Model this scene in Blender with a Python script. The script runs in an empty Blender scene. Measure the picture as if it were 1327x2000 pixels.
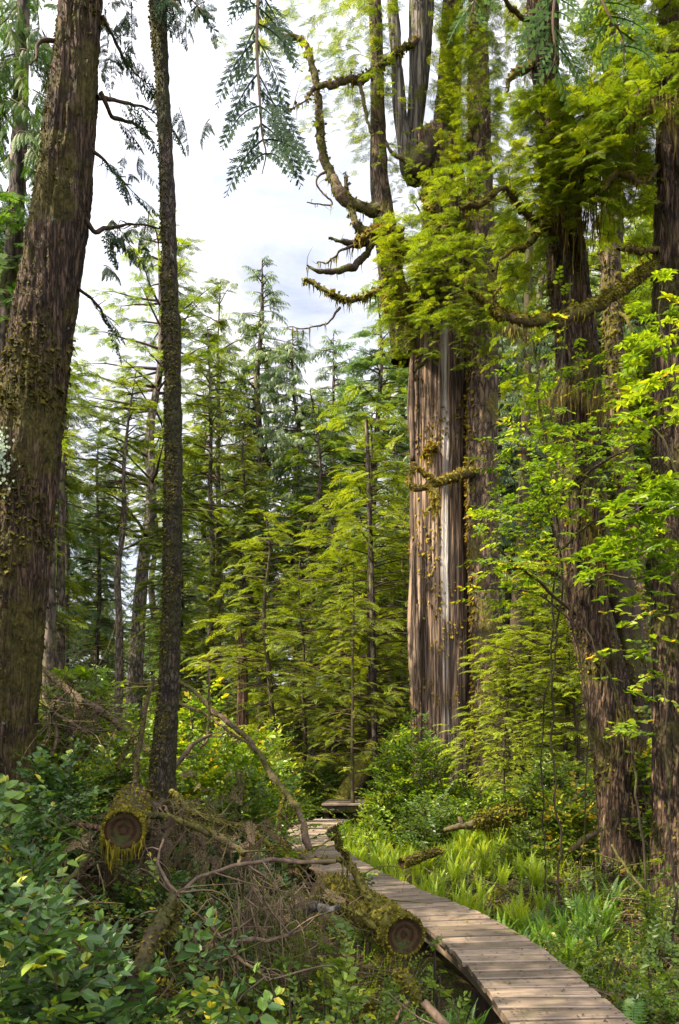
import bpy, math, numpy as np
from math import radians, pi, sin, cos
SC = bpy.context.scene
# ---------------------------------------------------------------- camera
CAM_H = 1.65
F = 1500.0            # focal length in photograph pixels (2000 px tall)
HORIZON = 1450.0
cam_d = bpy.data.cameras.new("camera"); cam = bpy.data.objects.new("camera", cam_d)
SC.collection.objects.link(cam); SC.camera = cam
cam.location = (0, 0, CAM_H); cam.rotation_euler = (radians(90), 0, 0)
cam_d.sensor_fit = 'VERTICAL'; cam_d.sensor_height = 36.0; cam_d.lens = 27.0
cam_d.shift_y = 0.225; cam_d.clip_start = 0.05; cam_d.clip_end = 6000
# ---------------------------------------------------------------- sun and sky
SUN_DIR = np.array([-0.66, -0.24, 0.78]); SUN_DIR /= np.linalg.norm(SUN_DIR)   # towards the sun
SUN_ELEV = math.asin(SUN_DIR[2]); SUN_AZ = math.atan2(SUN_DIR[0], SUN_DIR[1])
sun_d = bpy.data.lights.new("sun", 'SUN'); sun = bpy.data.objects.new("sun", sun_d)
SC.collection.objects.link(sun)
sun_d.energy = 5.0; sun_d.angle = radians(0.5); sun_d.color = (1.0, 0.88, 0.66)
from mathutils import Vector
sun.rotation_euler = Vector(-SUN_DIR).to_track_quat('-Z', 'Y').to_euler()
W = bpy.data.worlds.new("World"); SC.world = W; W.use_nodes = True
wn = W.node_tree; wn.nodes.clear()
def N(tree, typ, **kw):
    n = tree.nodes.new(typ)
    for k, v in kw.items():
        if k.startswith('i_'):
            n.inputs[k[2:].replace('_', ' ')].default_value = v
        else:
            setattr(n, k, v)
    return n
sky = N(wn, 'ShaderNodeTexSky', sky_type='NISHITA', sun_disc=False, sun_elevation=SUN_ELEV, sun_rotation=SUN_AZ, air_density=1.0, dust_density=1.5)
geo = N(wn, 'ShaderNodeTexCoord')
mp = N(wn, 'ShaderNodeMapping'); mp.inputs['Scale'].default_value = (1, 1, 2.0)
no = N(wn, 'ShaderNodeTexNoise'); no.inputs['Scale'].default_value = 3.2; no.inputs['Detail'].default_value = 9; no.inputs['Roughness'].default_value = 0.62
no.inputs['Distortion'].default_value = 0.4
cr = N(wn, 'ShaderNodeValToRGB'); cr.color_ramp.elements[0].position = 0.34; cr.color_ramp.elements[0].color = (.58, .58, .58, 1)
cr.color_ramp.elements[1].position = 0.56; cr.color_ramp.elements[1].color = (1, 1, 1, 1)
mx = N(wn, 'ShaderNodeMix', data_type='RGBA'); pass
bg = N(wn, 'ShaderNodeBackground'); bg.inputs['Strength'].default_value = 0.10
wo = N(wn, 'ShaderNodeOutputWorld')
L = wn.links.new
n2_ = N(wn, 'ShaderNodeTexNoise'); n2_.inputs['Scale'].default_value = 7.0; n2_.inputs['Detail'].default_value = 8; n2_.inputs['Roughness'].default_value = 0.6; n2_.inputs['Distortion'].default_value = .6
c2 = N(wn, 'ShaderNodeValToRGB'); c2.color_ramp.elements[0].position = .32; c2.color_ramp.elements[0].color = (.52, .53, .57, 1); c2.color_ramp.elements[1].position = .66; c2.color_ramp.elements[1].color = (1, 1, 1, 1)
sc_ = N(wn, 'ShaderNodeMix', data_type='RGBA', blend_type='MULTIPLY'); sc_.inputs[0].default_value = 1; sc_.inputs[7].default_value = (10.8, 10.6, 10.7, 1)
L(mp.outputs[0], n2_.inputs['Vector']); L(n2_.outputs['Fac'], c2.inputs['Fac']); L(c2.outputs['Color'], sc_.inputs[6]); 
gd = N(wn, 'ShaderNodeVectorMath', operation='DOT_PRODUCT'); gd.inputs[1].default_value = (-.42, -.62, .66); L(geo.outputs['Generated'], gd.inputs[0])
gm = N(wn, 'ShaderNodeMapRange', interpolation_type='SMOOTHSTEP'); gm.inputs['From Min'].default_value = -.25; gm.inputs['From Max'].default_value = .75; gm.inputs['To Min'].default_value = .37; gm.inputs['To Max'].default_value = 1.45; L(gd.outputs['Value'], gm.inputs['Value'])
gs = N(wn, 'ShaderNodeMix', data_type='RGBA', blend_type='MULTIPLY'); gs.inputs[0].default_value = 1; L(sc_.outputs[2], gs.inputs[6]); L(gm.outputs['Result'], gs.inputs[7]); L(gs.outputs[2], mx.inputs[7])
L(geo.outputs['Generated'], mp.inputs['Vector']); L(mp.outputs[0], no.inputs['Vector']); L(no.outputs['Fac'], cr.inputs['Fac'])
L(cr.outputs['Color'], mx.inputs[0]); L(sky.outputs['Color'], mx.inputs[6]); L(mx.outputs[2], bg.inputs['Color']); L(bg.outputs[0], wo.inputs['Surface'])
SC.view_settings.view_transform = 'Standard'; SC.view_settings.look = 'None'
SC.view_settings.exposure = 1.88; SC.view_settings.gamma = 1.0
SC.render.engine = 'CYCLES'
cy = SC.cycles
cy.max_bounces = 8; cy.diffuse_bounces = 5; cy.glossy_bounces = 2; cy.transmission_bounces = 5; cy.transparent_max_bounces = 4
cy.use_denoising = True
try:
    cy.denoiser = 'OPENIMAGEDENOISE'; cy.denoising_input_passes = 'RGB_ALBEDO_NORMAL'; cy.denoising_prefilter = 'ACCURATE'
except Exception: pass
cy.caustics_reflective = False; cy.caustics_refractive = False
cy.sample_clamp_indirect = 6

# ================================================================ numeric helpers
rng = np.random.default_rng(11)
def P(px, py, d):
    return np.array([(px - 663.5) / F * d, d, CAM_H + (HORIZON - py) / F * d])
def norm(v):
    v = np.asarray(v, float); return v / np.maximum(np.linalg.norm(v, axis=-1, keepdims=True), 1e-9)
def smooth(x): x = np.clip(x, 0, 1); return x * x * (3 - 2 * x)
def _hash(ix, iy, iz, s):
    h = (ix.astype(np.uint32) * np.uint32(374761393) + iy.astype(np.uint32) * np.uint32(668265263) + iz.astype(np.uint32) * np.uint32(2246822519) + np.uint32(s * 97531 + 17))
    h = (h ^ (h >> np.uint32(13))) * np.uint32(1274126177); h = h ^ (h >> np.uint32(16))
    return (h & np.uint32(0xffffff)).astype(np.float64) / 16777215.0
def vnoise(p, s=0):
    p = np.asarray(p, float); i = np.floor(p).astype(np.int64); f = p - i; f = f * f * (3 - 2 * f)
    x, y, z = i[..., 0], i[..., 1], i[..., 2]; fx, fy, fz = f[..., 0], f[..., 1], f[..., 2]
    r = 0
    for a in (0, 1):
        for b in (0, 1):
            for c in (0, 1):
                w = (fx if a else 1 - fx) * (fy if b else 1 - fy) * (fz if c else 1 - fz)
                r = r + w * _hash(x + a, y + b, z + c, s)
    return r
def fbm(p, o=3, s=0):
    p = np.asarray(p, float); r = 0; a = 1; t = 0
    for k in range(o):
        r = r + a * vnoise(p * 2 ** k, s + k); t += a; a *= .5
    return r / t
class T:
    """quads with a material index per face and a 0..1 tint per vertex"""
    def __init__(s, V, Fq, m=None, a=None):
        s.V = np.asarray(V, float).reshape(-1, 3); s.F = np.asarray(Fq, np.int64).reshape(-1, 4)
        s.m = np.zeros(len(s.F), np.int32) if m is None else (np.full(len(s.F), m, np.int32) if np.isscalar(m) else np.asarray(m, np.int32))
        s.a = np.full(len(s.V), .5) if a is None else (np.full(len(s.V), float(a)) if np.isscalar(a) else np.asarray(a, float))
def join(ts):
    ts = [t for t in ts if t is not None and len(t.V)]
    if not ts: return T(np.zeros((0, 3)), np.zeros((0, 4)))
    o = np.cumsum([0] + [len(t.V) for t in ts[:-1]])
    return T(np.concatenate([t.V for t in ts]), np.concatenate([t.F + k for t, k in zip(ts, o)]), np.concatenate([t.m for t in ts]), np.concatenate([t.a for t in ts]))
def place(t, M, O, r=None, var=.12):
    n = len(O); k = len(t.V)
    V = np.einsum('nij,kj->nki', M, t.V) + O[:, None, :]
    Fq = (t.F[None] + (np.arange(n) * k)[:, None, None]).reshape(-1, 4)
    a = np.tile(t.a, n) if r is None else np.clip(r[:, None] + (t.a[None] - .5) * var * 2, 0, 1).reshape(-1)
    return T(V.reshape(-1, 3), Fq, np.tile(t.m, n), a)
def place_any(tl, M, O, r=None, var=.12):
    k = rng.integers(0, len(tl), len(O)); out = []
    for i, t in enumerate(tl):
        s = k == i
        if s.any(): out.append(place(t, M[s], O[s], None if r is None else r[s], var))
    return join(out)
def frames(d, up, scale, roll=0):
    """columns: axis, side, normal"""
    d = norm(d); up = np.broadcast_to(np.asarray(up, float), d.shape)
    s = norm(np.cross(up, d)); n = np.cross(d, s)
    if np.any(roll):
        c, q = np.cos(roll)[:, None], np.sin(roll)[:, None]; s, n = s * c + n * q, n * c - s * q
    sc = np.asarray(scale, float)
    if sc.ndim == 0: sc = np.full(len(d), float(sc))
    if sc.ndim == 1: sc = np.stack([sc, sc, sc], 1)
    return np.stack([d * sc[:, :1], s * sc[:, 1:2], n * sc[:, 2:3]], 2)
def spline(pts, step):
    pts = np.asarray(pts, float)
    if len(pts) == 2: pts = np.array([pts[0], pts[0] * .5 + pts[1] * .5, pts[1]])
    e = np.vstack([2 * pts[0] - pts[1], pts, 2 * pts[-1] - pts[-2]]); out = []
    for i in range(1, len(e) - 2):
        a, b, c, d = e[i - 1], e[i], e[i + 1], e[i + 2]
        n = max(1, int(np.ceil(np.linalg.norm((c - b)[:3]) / step)))
        t = np.arange(n)[:, None] / n
        out.append(.5 * ((2 * b) + (c - a) * t + (2 * a - 5 * b + 4 * c - d) * t * t + (3 * b - a - 3 * c + d) * t ** 3))
    out.append(e[-2][None]); return np.vstack(out)
def tube(pts, rad, seg=8, step=.05, m=0, a=.5, disp=None, wob=0, cap=0, seed=0, mid=None):
    """pts (n,3), rad (n,) along; disp(pos, nrm, theta) -> metres outwards"""
    pr = spline(np.hstack([np.asarray(pts, float), np.asarray(rad, float)[:, None]]), step)
    c, r = pr[:, :3].copy(), np.maximum(pr[:, 3], .0006)
    if wob:
        q = c * (1.0 / max(step * 4, .05)); w = np.stack([fbm(q, 2, seed + k) - .5 for k in range(3)], 1); e = np.minimum(1, np.minimum(np.arange(len(c)), 4) / 4)
        c += w * wob * 2 * e[:, None]
    t = norm(np.gradient(c, axis=0)) if len(c) > 1 else np.array([[0, 0, 1.]])
    ref = np.array([0, 1., 0]) if abs(t[0][2]) > .6 else np.array([0, 0, 1.])
    u = norm(np.cross(t[0], ref)); U = np.empty_like(c)
    for i in range(len(c)):
        u = u - t[i] * (u @ t[i]); u = u / (np.linalg.norm(u) + 1e-9); U[i] = u
    B = np.cross(t, U); th = np.arange(seg) / seg * 2 * pi
    nrm = U[:, None] * np.cos(th)[None, :, None] + B[:, None] * np.sin(th)[None, :, None]
    V = c[:, None] + nrm * r[:, None, None]
    if disp is not None: V = V + nrm * disp(V, nrm, th[None, :] + 0 * r[:, None])[..., None]
    n = len(c); V = V.reshape(-1, 3); i = np.arange(n - 1)[:, None] * seg; j = np.arange(seg)[None]; k = (j + 1) % seg
    Fq = np.stack([i + j, i + k, i + seg + k, i + seg + j], -1).reshape(-1, 4)
    mi = np.full(len(Fq), m, np.int32); av = np.full(len(V), a, float)
    if cap:
        for e, base in ((0, 0), (1, (n - 1) * seg)):
            if cap & (1 << e):
                V = np.vstack([V, c[-1 if e else 0][None]]); ci = len(V) - 1; av = np.append(av, a)
                jj = np.arange(0, seg, 2)
                q = np.stack([np.full(len(jj), ci), base + (jj + (0 if e else 2)) % seg, base + (jj + 1) % seg, base + (jj + (2 if e else 0)) % seg], 1)
                Fq = np.vstack([Fq, q]); mi = np.append(mi, np.full(len(q), m if e == 0 or mid is None else mid, np.int32))
    return T(V, Fq, mi, av)
# ---------------------------------------------------------------- object makers
ORG = {}
def link(o): SC.collection.objects.link(o); return o
def tag(o, label=None, cat=None, group=None, kind=None):
    if label: o['label'] = label
    if cat: o['category'] = cat
    if group: o['group'] = group
    if kind: o['kind'] = kind
    return o
def empty(name, loc, label, cat, group=None):
    o = link(bpy.data.objects.new(name, None)); o.location = tuple(loc); o.empty_display_size = .2
    ORG[o.name] = np.asarray(loc, float); return tag(o, label, cat, group)
def mesh(name, t, mats, org=(0, 0, 0), sm=False):
    me = bpy.data.meshes.new(name); V = (t.V - np.asarray(org)).astype(np.float32); nf = len(t.F)
    me.vertices.add(len(V)); me.vertices.foreach_set('co', V.ravel())
    me.loops.add(nf * 4); me.loops.foreach_set('vertex_index', t.F.astype(np.int32).ravel())
    me.polygons.add(nf); me.polygons.foreach_set('loop_start', np.arange(0, nf * 4, 4, dtype=np.int32))
    me.polygons.foreach_set('material_index', t.m)
    me.polygons.foreach_set('use_smooth', np.full(nf, sm))
    at = me.attributes.new('rnd', 'FLOAT', 'POINT'); at.data.foreach_set('value', t.a.astype(np.float32))
    if not isinstance(mats, (list, tuple)): mats = [mats]
    for m in mats: me.materials.append(m)
    me.update(calc_edges=True); return me
def obj(name, t, mats, parent=None, sm=False, org=None):
    if parent is not None: org = ORG.get(parent.name, np.zeros(3))
    elif org is None: org = np.zeros(3)
    o = link(bpy.data.objects.new(name, mesh(name, t, mats, org, sm)))
    if parent is not None:
        o.parent = parent; ORG[o.name] = org
    else: o.location = tuple(org); ORG[o.name] = np.asarray(org, float)
    return o
KIDS = {}
def copy_tree(o, label=None, group=None):
    c = link(o.copy())
    for ch in list(o.children):
        k = link(ch.copy()); k.parent = c
    if label: c['label'] = label
    if group: c['group'] = group
    return c
# ================================================================ materials
def ramp(tr, stops):
    r = N(tr, 'ShaderNodeValToRGB'); e = r.color_ramp.elements
    while len(e) < len(stops): e.new(.5)
    for q, (p, c) in zip(e, stops): q.position = p; q.color = (*c, 1)
    return r
def mat(name): 
    m = bpy.data.materials.new(name); m.use_nodes = True; m.node_tree.nodes.clear(); return m, m.node_tree
def leaf_mat(name, stops, rough=.45, trans=.4, tcol=(1.5, 1.35, .5), spec=.4, nscale=1.2, nmix=.35, sheen=0):
    m, t = mat(name); l = t.links.new
    at = N(t, 'ShaderNodeAttribute', attribute_name='rnd'); tc = N(t, 'ShaderNodeTexCoord')
    no = N(t, 'ShaderNodeTexNoise'); no.inputs['Scale'].default_value = nscale; no.inputs['Detail'].default_value = 3
    oi = N(t, 'ShaderNodeObjectInfo')
    l(tc.outputs['Object'], no.inputs['Vector'])
    ob = N(t, 'ShaderNodeMath', operation='MULTIPLY_ADD'); l(oi.outputs['Random'], ob.inputs[0]); ob.inputs[1].default_value = .3; l(at.outputs['Fac'], ob.inputs[2]); ob2 = N(t, 'ShaderNodeMath', operation='SUBTRACT'); l(ob.outputs[0], ob2.inputs[0]); ob2.inputs[1].default_value = .15
    a = N(t, 'ShaderNodeMath', operation='MULTIPLY_ADD'); l(no.outputs['Fac'], a.inputs[0]); a.inputs[1].default_value = nmix; l(ob2.outputs[0], a.inputs[2])
    b = N(t, 'ShaderNodeMath', operation='SUBTRACT'); l(a.outputs[0], b.inputs[0]); b.inputs[1].default_value = nmix * .5; b.use_clamp = True
    r = ramp(t, stops); l(b.outputs[0], r.inputs['Fac'])
    p = N(t, 'ShaderNodeBsdfPrincipled'); l(r.outputs['Color'], p.inputs['Base Color']); p.inputs['Roughness'].default_value = rough; p.inputs['Specular IOR Level'].default_value = spec
    tr = N(t, 'ShaderNodeBsdfTranslucent'); g = N(t, 'ShaderNodeMix', data_type='RGBA', blend_type='MULTIPLY'); g.inputs[0].default_value = 1; g.inputs[7].default_value = (*tcol, 1)
    l(r.outputs['Color'], g.inputs[6]); l(g.outputs[2], tr.inputs['Color'])
    mx = N(t, 'ShaderNodeMixShader'); mx.inputs[0].default_value = trans; l(p.outputs[0], mx.inputs[1]); l(tr.outputs[0], mx.inputs[2])
    o = N(t, 'ShaderNodeOutputMaterial'); l(mx.outputs[0], o.inputs['Surface']); return m
def bark_mat(name, dark, light, moss=.0, mosscol=(.055, .06, .010), stretch=(9, 9, 1.1), scale=1.0, rough=.9, bump=.6, lich=0, mossdir=None, lichcol=(.24, .27, .22), usernd=False, crack=0):
    m, t = mat(name); l = t.links.new
    tc = N(t, 'ShaderNodeTexCoord'); mp = N(t, 'ShaderNodeMapping'); mp.inputs['Scale'].default_value = tuple(s * scale for s in stretch); l(tc.outputs['Object'], mp.inputs[0])
    n1 = N(t, 'ShaderNodeTexNoise'); n1.inputs['Scale'].default_value = 1; n1.inputs['Detail'].default_value = 8; n1.inputs['Roughness'].default_value = .7; l(mp.outputs[0], n1.inputs['Vector'])
    r = ramp(t, [(.30, dark), (.52, tuple((a + b) / 2 for a, b in zip(dark, light))), (.72, light)]); l(n1.outputs['Fac'], r.inputs['Fac'])
    n2 = N(t, 'ShaderNodeTexNoise'); n2.inputs['Scale'].default_value = 1.3; n2.inputs['Detail'].default_value = 7; n2.inputs['Roughness'].default_value = .65; l(tc.outputs['Object'], n2.inputs['Vector'])
    col = r.outputs['Color']; 
    big = N(t, 'ShaderNodeTexNoise'); big.inputs['Scale'].default_value = .7; big.inputs['Detail'].default_value = 2; l(tc.outputs['Object'], big.inputs['Vector'])
    mu = N(t, 'ShaderNodeMix', data_type='RGBA', blend_type='MULTIPLY'); mu.inputs[0].default_value = .55; rb = ramp(t, [(.3, (.45, .42, .4)), (.7, (1.3, 1.2, 1.1))]); l(big.outputs['Fac'], rb.inputs['Fac'])
    l(col, mu.inputs[6]); l(rb.outputs['Color'], mu.inputs[7]); col = mu.outputs[2]
    if crack:
        mc = N(t, 'ShaderNodeMapping'); mc.inputs['Scale'].default_value = tuple(s * scale * crack for s in stretch); l(tc.outputs['Object'], mc.inputs[0])
        nd = N(t, 'ShaderNodeTexNoise'); nd.inputs['Scale'].default_value = 1.5; nd.inputs['Detail'].default_value = 4; l(mc.outputs[0], nd.inputs['Vector'])
        vm = N(t, 'ShaderNodeVectorMath', operation='MULTIPLY_ADD'); l(nd.outputs['Color'], vm.inputs[0]); vm.inputs[1].default_value = (1.3, 1.3, 1.3); l(mc.outputs[0], vm.inputs[2])
        vo = N(t, 'ShaderNodeTexVoronoi', feature='DISTANCE_TO_EDGE'); vo.inputs['Scale'].default_value = 1; l(vm.outputs[0], vo.inputs['Vector'])
        rk = ramp(t, [(.02, (.10, .09, .08)), (.16, (.75, .75, .75)), (.4, (1.25, 1.25, 1.25))]); l(vo.outputs['Distance'], rk.inputs['Fac'])
        mk = N(t, 'ShaderNodeMix', data_type='RGBA', blend_type='MULTIPLY'); mk.inputs[0].default_value = .9; l(col, mk.inputs[6]); l(rk.outputs['Color'], mk.inputs[7]); col = mk.outputs[2]
        hs = N(t, 'ShaderNodeMath', operation='MULTIPLY_ADD'); l(rk.outputs['Color'], hs.inputs[0]); hs.inputs[1].default_value = .8; l(n1.outputs['Fac'], hs.inputs[2])
    else: hs = None
    if moss > 0:
        rm = ramp(t, [(.62 - moss * .42, (0, 0, 0)), (.68 - moss * .36, (1, 1, 1))])
        src = n2.outputs['Fac']
        if mossdir is not None:
            ge = N(t, 'ShaderNodeNewGeometry'); dp = N(t, 'ShaderNodeVectorMath', operation='DOT_PRODUCT'); dp.inputs[1].default_value = mossdir; l(ge.outputs['Normal'], dp.inputs[0])
            ad = N(t, 'ShaderNodeMath', operation='MULTIPLY_ADD'); l(dp.outputs['Value'], ad.inputs[0]); ad.inputs[1].default_value = .22; l(src, ad.inputs[2]); src = ad.outputs[0]
        l(src, rm.inputs['Fac'])
        n3 = N(t, 'ShaderNodeTexNoise'); n3.inputs['Scale'].default_value = 26; n3.inputs['Detail'].default_value = 4; l(tc.outputs['Object'], n3.inputs['Vector'])
        rc = ramp(t, [(.3, tuple(c * .45 for c in mosscol)), (.7, tuple(c * 1.5 for c in mosscol))]); l(n3.outputs['Fac'], rc.inputs['Fac'])
        mm = N(t, 'ShaderNodeMix', data_type='RGBA'); l(rm.outputs['Color'], mm.inputs[0]); l(col, mm.inputs[6]); l(rc.outputs['Color'], mm.inputs[7]); col = mm.outputs[2]
    if lich > 0:
        n4 = N(t, 'ShaderNodeTexNoise'); n4.inputs['Scale'].default_value = 5; n4.inputs['Detail'].default_value = 8; n4.inputs['Roughness'].default_value = .75
        m4 = N(t, 'ShaderNodeMapping'); m4.inputs['Location'].default_value = (3, 7, 1); l(tc.outputs['Object'], m4.inputs[0]); l(m4.outputs[0], n4.inputs['Vector'])
        rl = ramp(t, [(.70 - lich * .2, (0, 0, 0)), (.74 - lich * .2, (.8, .8, .8))]); l(n4.outputs['Fac'], rl.inputs['Fac'])
        mm = N(t, 'ShaderNodeMix', data_type='RGBA'); l(rl.outputs['Color'], mm.inputs[0]); l(col, mm.inputs[6]); mm.inputs[7].default_value = (*lichcol, 1); col = mm.outputs[2]
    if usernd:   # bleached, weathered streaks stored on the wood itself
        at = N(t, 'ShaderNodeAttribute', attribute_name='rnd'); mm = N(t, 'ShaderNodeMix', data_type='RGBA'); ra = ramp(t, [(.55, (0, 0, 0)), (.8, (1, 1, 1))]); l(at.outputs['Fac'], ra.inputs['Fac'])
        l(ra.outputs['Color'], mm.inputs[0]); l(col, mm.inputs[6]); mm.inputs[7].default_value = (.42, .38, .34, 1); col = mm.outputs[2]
    p = N(t, 'ShaderNodeBsdfPrincipled'); l(col, p.inputs['Base Color']); p.inputs['Roughness'].default_value = rough; p.inputs['Specular IOR Level'].default_value = .25
    bu = N(t, 'ShaderNodeBump'); bu.inputs['Strength'].default_value = bump; bu.inputs['Distance'].default_value = .04; l((hs.outputs[0] if hs else n1.outputs['Fac']), bu.inputs['Height']); l(bu.outputs[0], p.inputs['Normal'])
    o = N(t, 'ShaderNodeOutputMaterial'); l(p.outputs[0], o.inputs['Surface']); return m
M = {}
G = lambda *c: c
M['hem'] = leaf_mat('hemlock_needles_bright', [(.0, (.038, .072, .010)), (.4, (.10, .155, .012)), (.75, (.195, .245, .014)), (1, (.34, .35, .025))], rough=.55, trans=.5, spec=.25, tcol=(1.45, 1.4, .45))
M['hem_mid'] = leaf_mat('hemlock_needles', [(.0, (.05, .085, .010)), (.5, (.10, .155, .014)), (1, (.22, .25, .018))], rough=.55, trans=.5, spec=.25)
M['hem_y'] = leaf_mat('sun_tinted_hemlock_needles', [(.0, (.07, .115, .010)), (.4, (.165, .23, .012)), (.8, (.27, .32, .018)), (1, (.42, .44, .03))], rough=.55, trans=.5, spec=.25)  # needle colour lightened to stand for sunlight that the taller trees block
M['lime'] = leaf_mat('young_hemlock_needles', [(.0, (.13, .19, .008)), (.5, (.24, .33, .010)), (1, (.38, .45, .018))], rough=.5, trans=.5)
M['cedar'] = leaf_mat('hazed_cedar_scales', [(.0, (.035, .075, .028)), (.5, (.08, .145, .045)), (1, (.19, .25, .06))], rough=.45, trans=.4, tcol=(1.3, 1.3, .6), spec=.4)  # haze over the far trees is put into the colour as a bluish tint
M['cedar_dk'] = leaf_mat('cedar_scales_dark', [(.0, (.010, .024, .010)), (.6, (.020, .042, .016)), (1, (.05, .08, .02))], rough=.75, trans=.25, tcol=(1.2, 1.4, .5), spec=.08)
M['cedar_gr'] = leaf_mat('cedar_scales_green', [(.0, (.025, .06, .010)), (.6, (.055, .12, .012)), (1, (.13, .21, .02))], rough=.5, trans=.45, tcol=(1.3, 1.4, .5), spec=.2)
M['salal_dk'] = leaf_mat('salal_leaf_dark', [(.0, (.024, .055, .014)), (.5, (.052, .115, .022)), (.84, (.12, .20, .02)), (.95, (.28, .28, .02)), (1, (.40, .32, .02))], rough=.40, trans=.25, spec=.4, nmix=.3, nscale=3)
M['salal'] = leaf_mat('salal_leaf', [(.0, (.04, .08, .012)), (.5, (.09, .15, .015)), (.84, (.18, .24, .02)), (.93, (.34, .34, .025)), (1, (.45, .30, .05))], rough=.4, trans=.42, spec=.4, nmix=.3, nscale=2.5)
M['broad'] = leaf_mat('broad_leaf_bright', [(.0, (.045, .10, .008)), (.5, (.11, .19, .010)), (.88, (.23, .31, .014)), (.97, (.40, .38, .02)), (1, (.48, .34, .04))], rough=.4, trans=.5, spec=.4, nmix=.25)
M['fern'] = leaf_mat('fern_green', [(.0, (.03, .08, .015)), (.5, (.07, .16, .018)), (1, (.17, .28, .02))], rough=.4, trans=.4)
M['fern_br'] = leaf_mat('fern_bright', [(.0, (.06, .12, .010)), (.5, (.15, .24, .012)), (1, (.32, .38, .02))], rough=.4, trans=.5)
M['dead'] = leaf_mat('dead_needles', [(.0, (.025, .017, .010)), (.5, (.065, .045, .025)), (1, (.13, .09, .05))], rough=.8, trans=.1, tcol=(1, 1, 1), spec=.2)
M['moss'] = leaf_mat('moss', [(.0, (.035, .035, .006)), (.5, (.085, .08, .010)), (1, (.20, .16, .015))], rough=.9, trans=.25, spec=.1, nscale=6)
M['moss_dk'] = leaf_mat('moss_dark', [(.0, (.016, .016, .005)), (.5, (.045, .042, .009)), (1, (.10, .085, .014))], rough=.9, trans=.15, spec=.1, nscale=6)
M['moss_gold'] = leaf_mat('moss_golden', [(.0, (.07, .05, .010)), (.5, (.15, .11, .015)), (1, (.28, .20, .025))], rough=.9, trans=.25, spec=.1, nscale=6)
M['drape'] = leaf_mat('hanging_moss', [(.0, (.05, .04, .012)), (.5, (.14, .11, .03)), (1, (.28, .22, .06))], rough=.9, trans=.35, tcol=(1.2, 1.1, .7), spec=.1)
M['twig'] = bark_mat('twig_bark', (.025, .016, .010), (.09, .06, .04), bump=0)
M['twig_gray'] = bark_mat('dead_twig', (.035, .023, .016), (.17, .12, .085), moss=.28, scale=2, bump=0)
M['bark_left'] = bark_mat('big_cedar_bark', (.020, .013, .009), (.20, .13, .088), moss=.40, mosscol=(.062, .052, .011), stretch=(18, 18, 2.2), lich=.25, bump=1, crack=1.1)
M['bark_thin'] = bark_mat('thin_trunk_bark', (.014, .010, .007), (.145, .11, .08), moss=.42, mosscol=(.028, .026, .007), stretch=(26, 26, 9), lich=.3, bump=1, crack=1)
M['bark_right'] = bark_mat('furrowed_bark', (.014, .009, .006), (.21, .135, .085), moss=.26, mosscol=(.055, .048, .010), stretch=(20, 20, 2.6), lich=.2, bump=1, crack=1.1)
M['bark_live'] = bark_mat('scaly_bark', (.022, .014, .009), (.20, .14, .09), moss=.28, mosscol=(.075, .062, .010), stretch=(9, 9, 2.4), lich=.2, bump=1, crack=1)
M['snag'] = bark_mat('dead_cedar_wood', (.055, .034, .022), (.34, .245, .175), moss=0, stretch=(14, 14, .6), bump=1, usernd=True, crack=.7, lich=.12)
M['silver'] = bark_mat('weathered_silver_wood', (.05, .043, .038), (.27, .245, .22), stretch=(16, 16, .6), bump=.9, crack=.6, moss=.2, mosscol=(.06, .06, .012))
M['bark_bg'] = bark_mat('distant_bark', (.035, .028, .022), (.17, .135, .11), moss=.2, mosscol=(.07, .07, .02), stretch=(6, 6, 1.8), lich=.2, crack=1)
M['bark_pale'] = bark_mat('pale_grey_bark', (.06, .05, .04), (.30, .25, .21), moss=.15, stretch=(7, 7, 2.5), lich=.3, crack=1)
M['bark_dk'] = bark_mat('dark_wet_bark', (.012, .009, .006), (.065, .045, .030), moss=.3, mosscol=(.045, .045, .009), stretch=(14, 14, 2), bump=.8)
M['branch_moss'] = bark_mat('mossy_branch_bark', (.03, .02, .012), (.13, .09, .055), moss=.65, mosscol=(.08, .07, .010), stretch=(8, 8, 8), mossdir=(-.5, -.1, .85), bump=.8)
M['deadwood'] = bark_mat('dead_branch_bark', (.028, .018, .012), (.18, .13, .09), moss=.42, mosscol=(.055, .05, .011), stretch=(16, 16, 16), bump=1)
M['redwood'] = bark_mat('split_red_wood', (.05, .025, .015), (.30, .18, .12), stretch=(20, 20, 1.2), bump=.8, crack=.8)
M['cut'] = bark_mat('rotten_cut_face', (.014, .009, .006), (.085, .058, .035), moss=.25, mosscol=(.035, .045, .010), stretch=(9, 9, 9), scale=2, bump=1, crack=.5)

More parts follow.
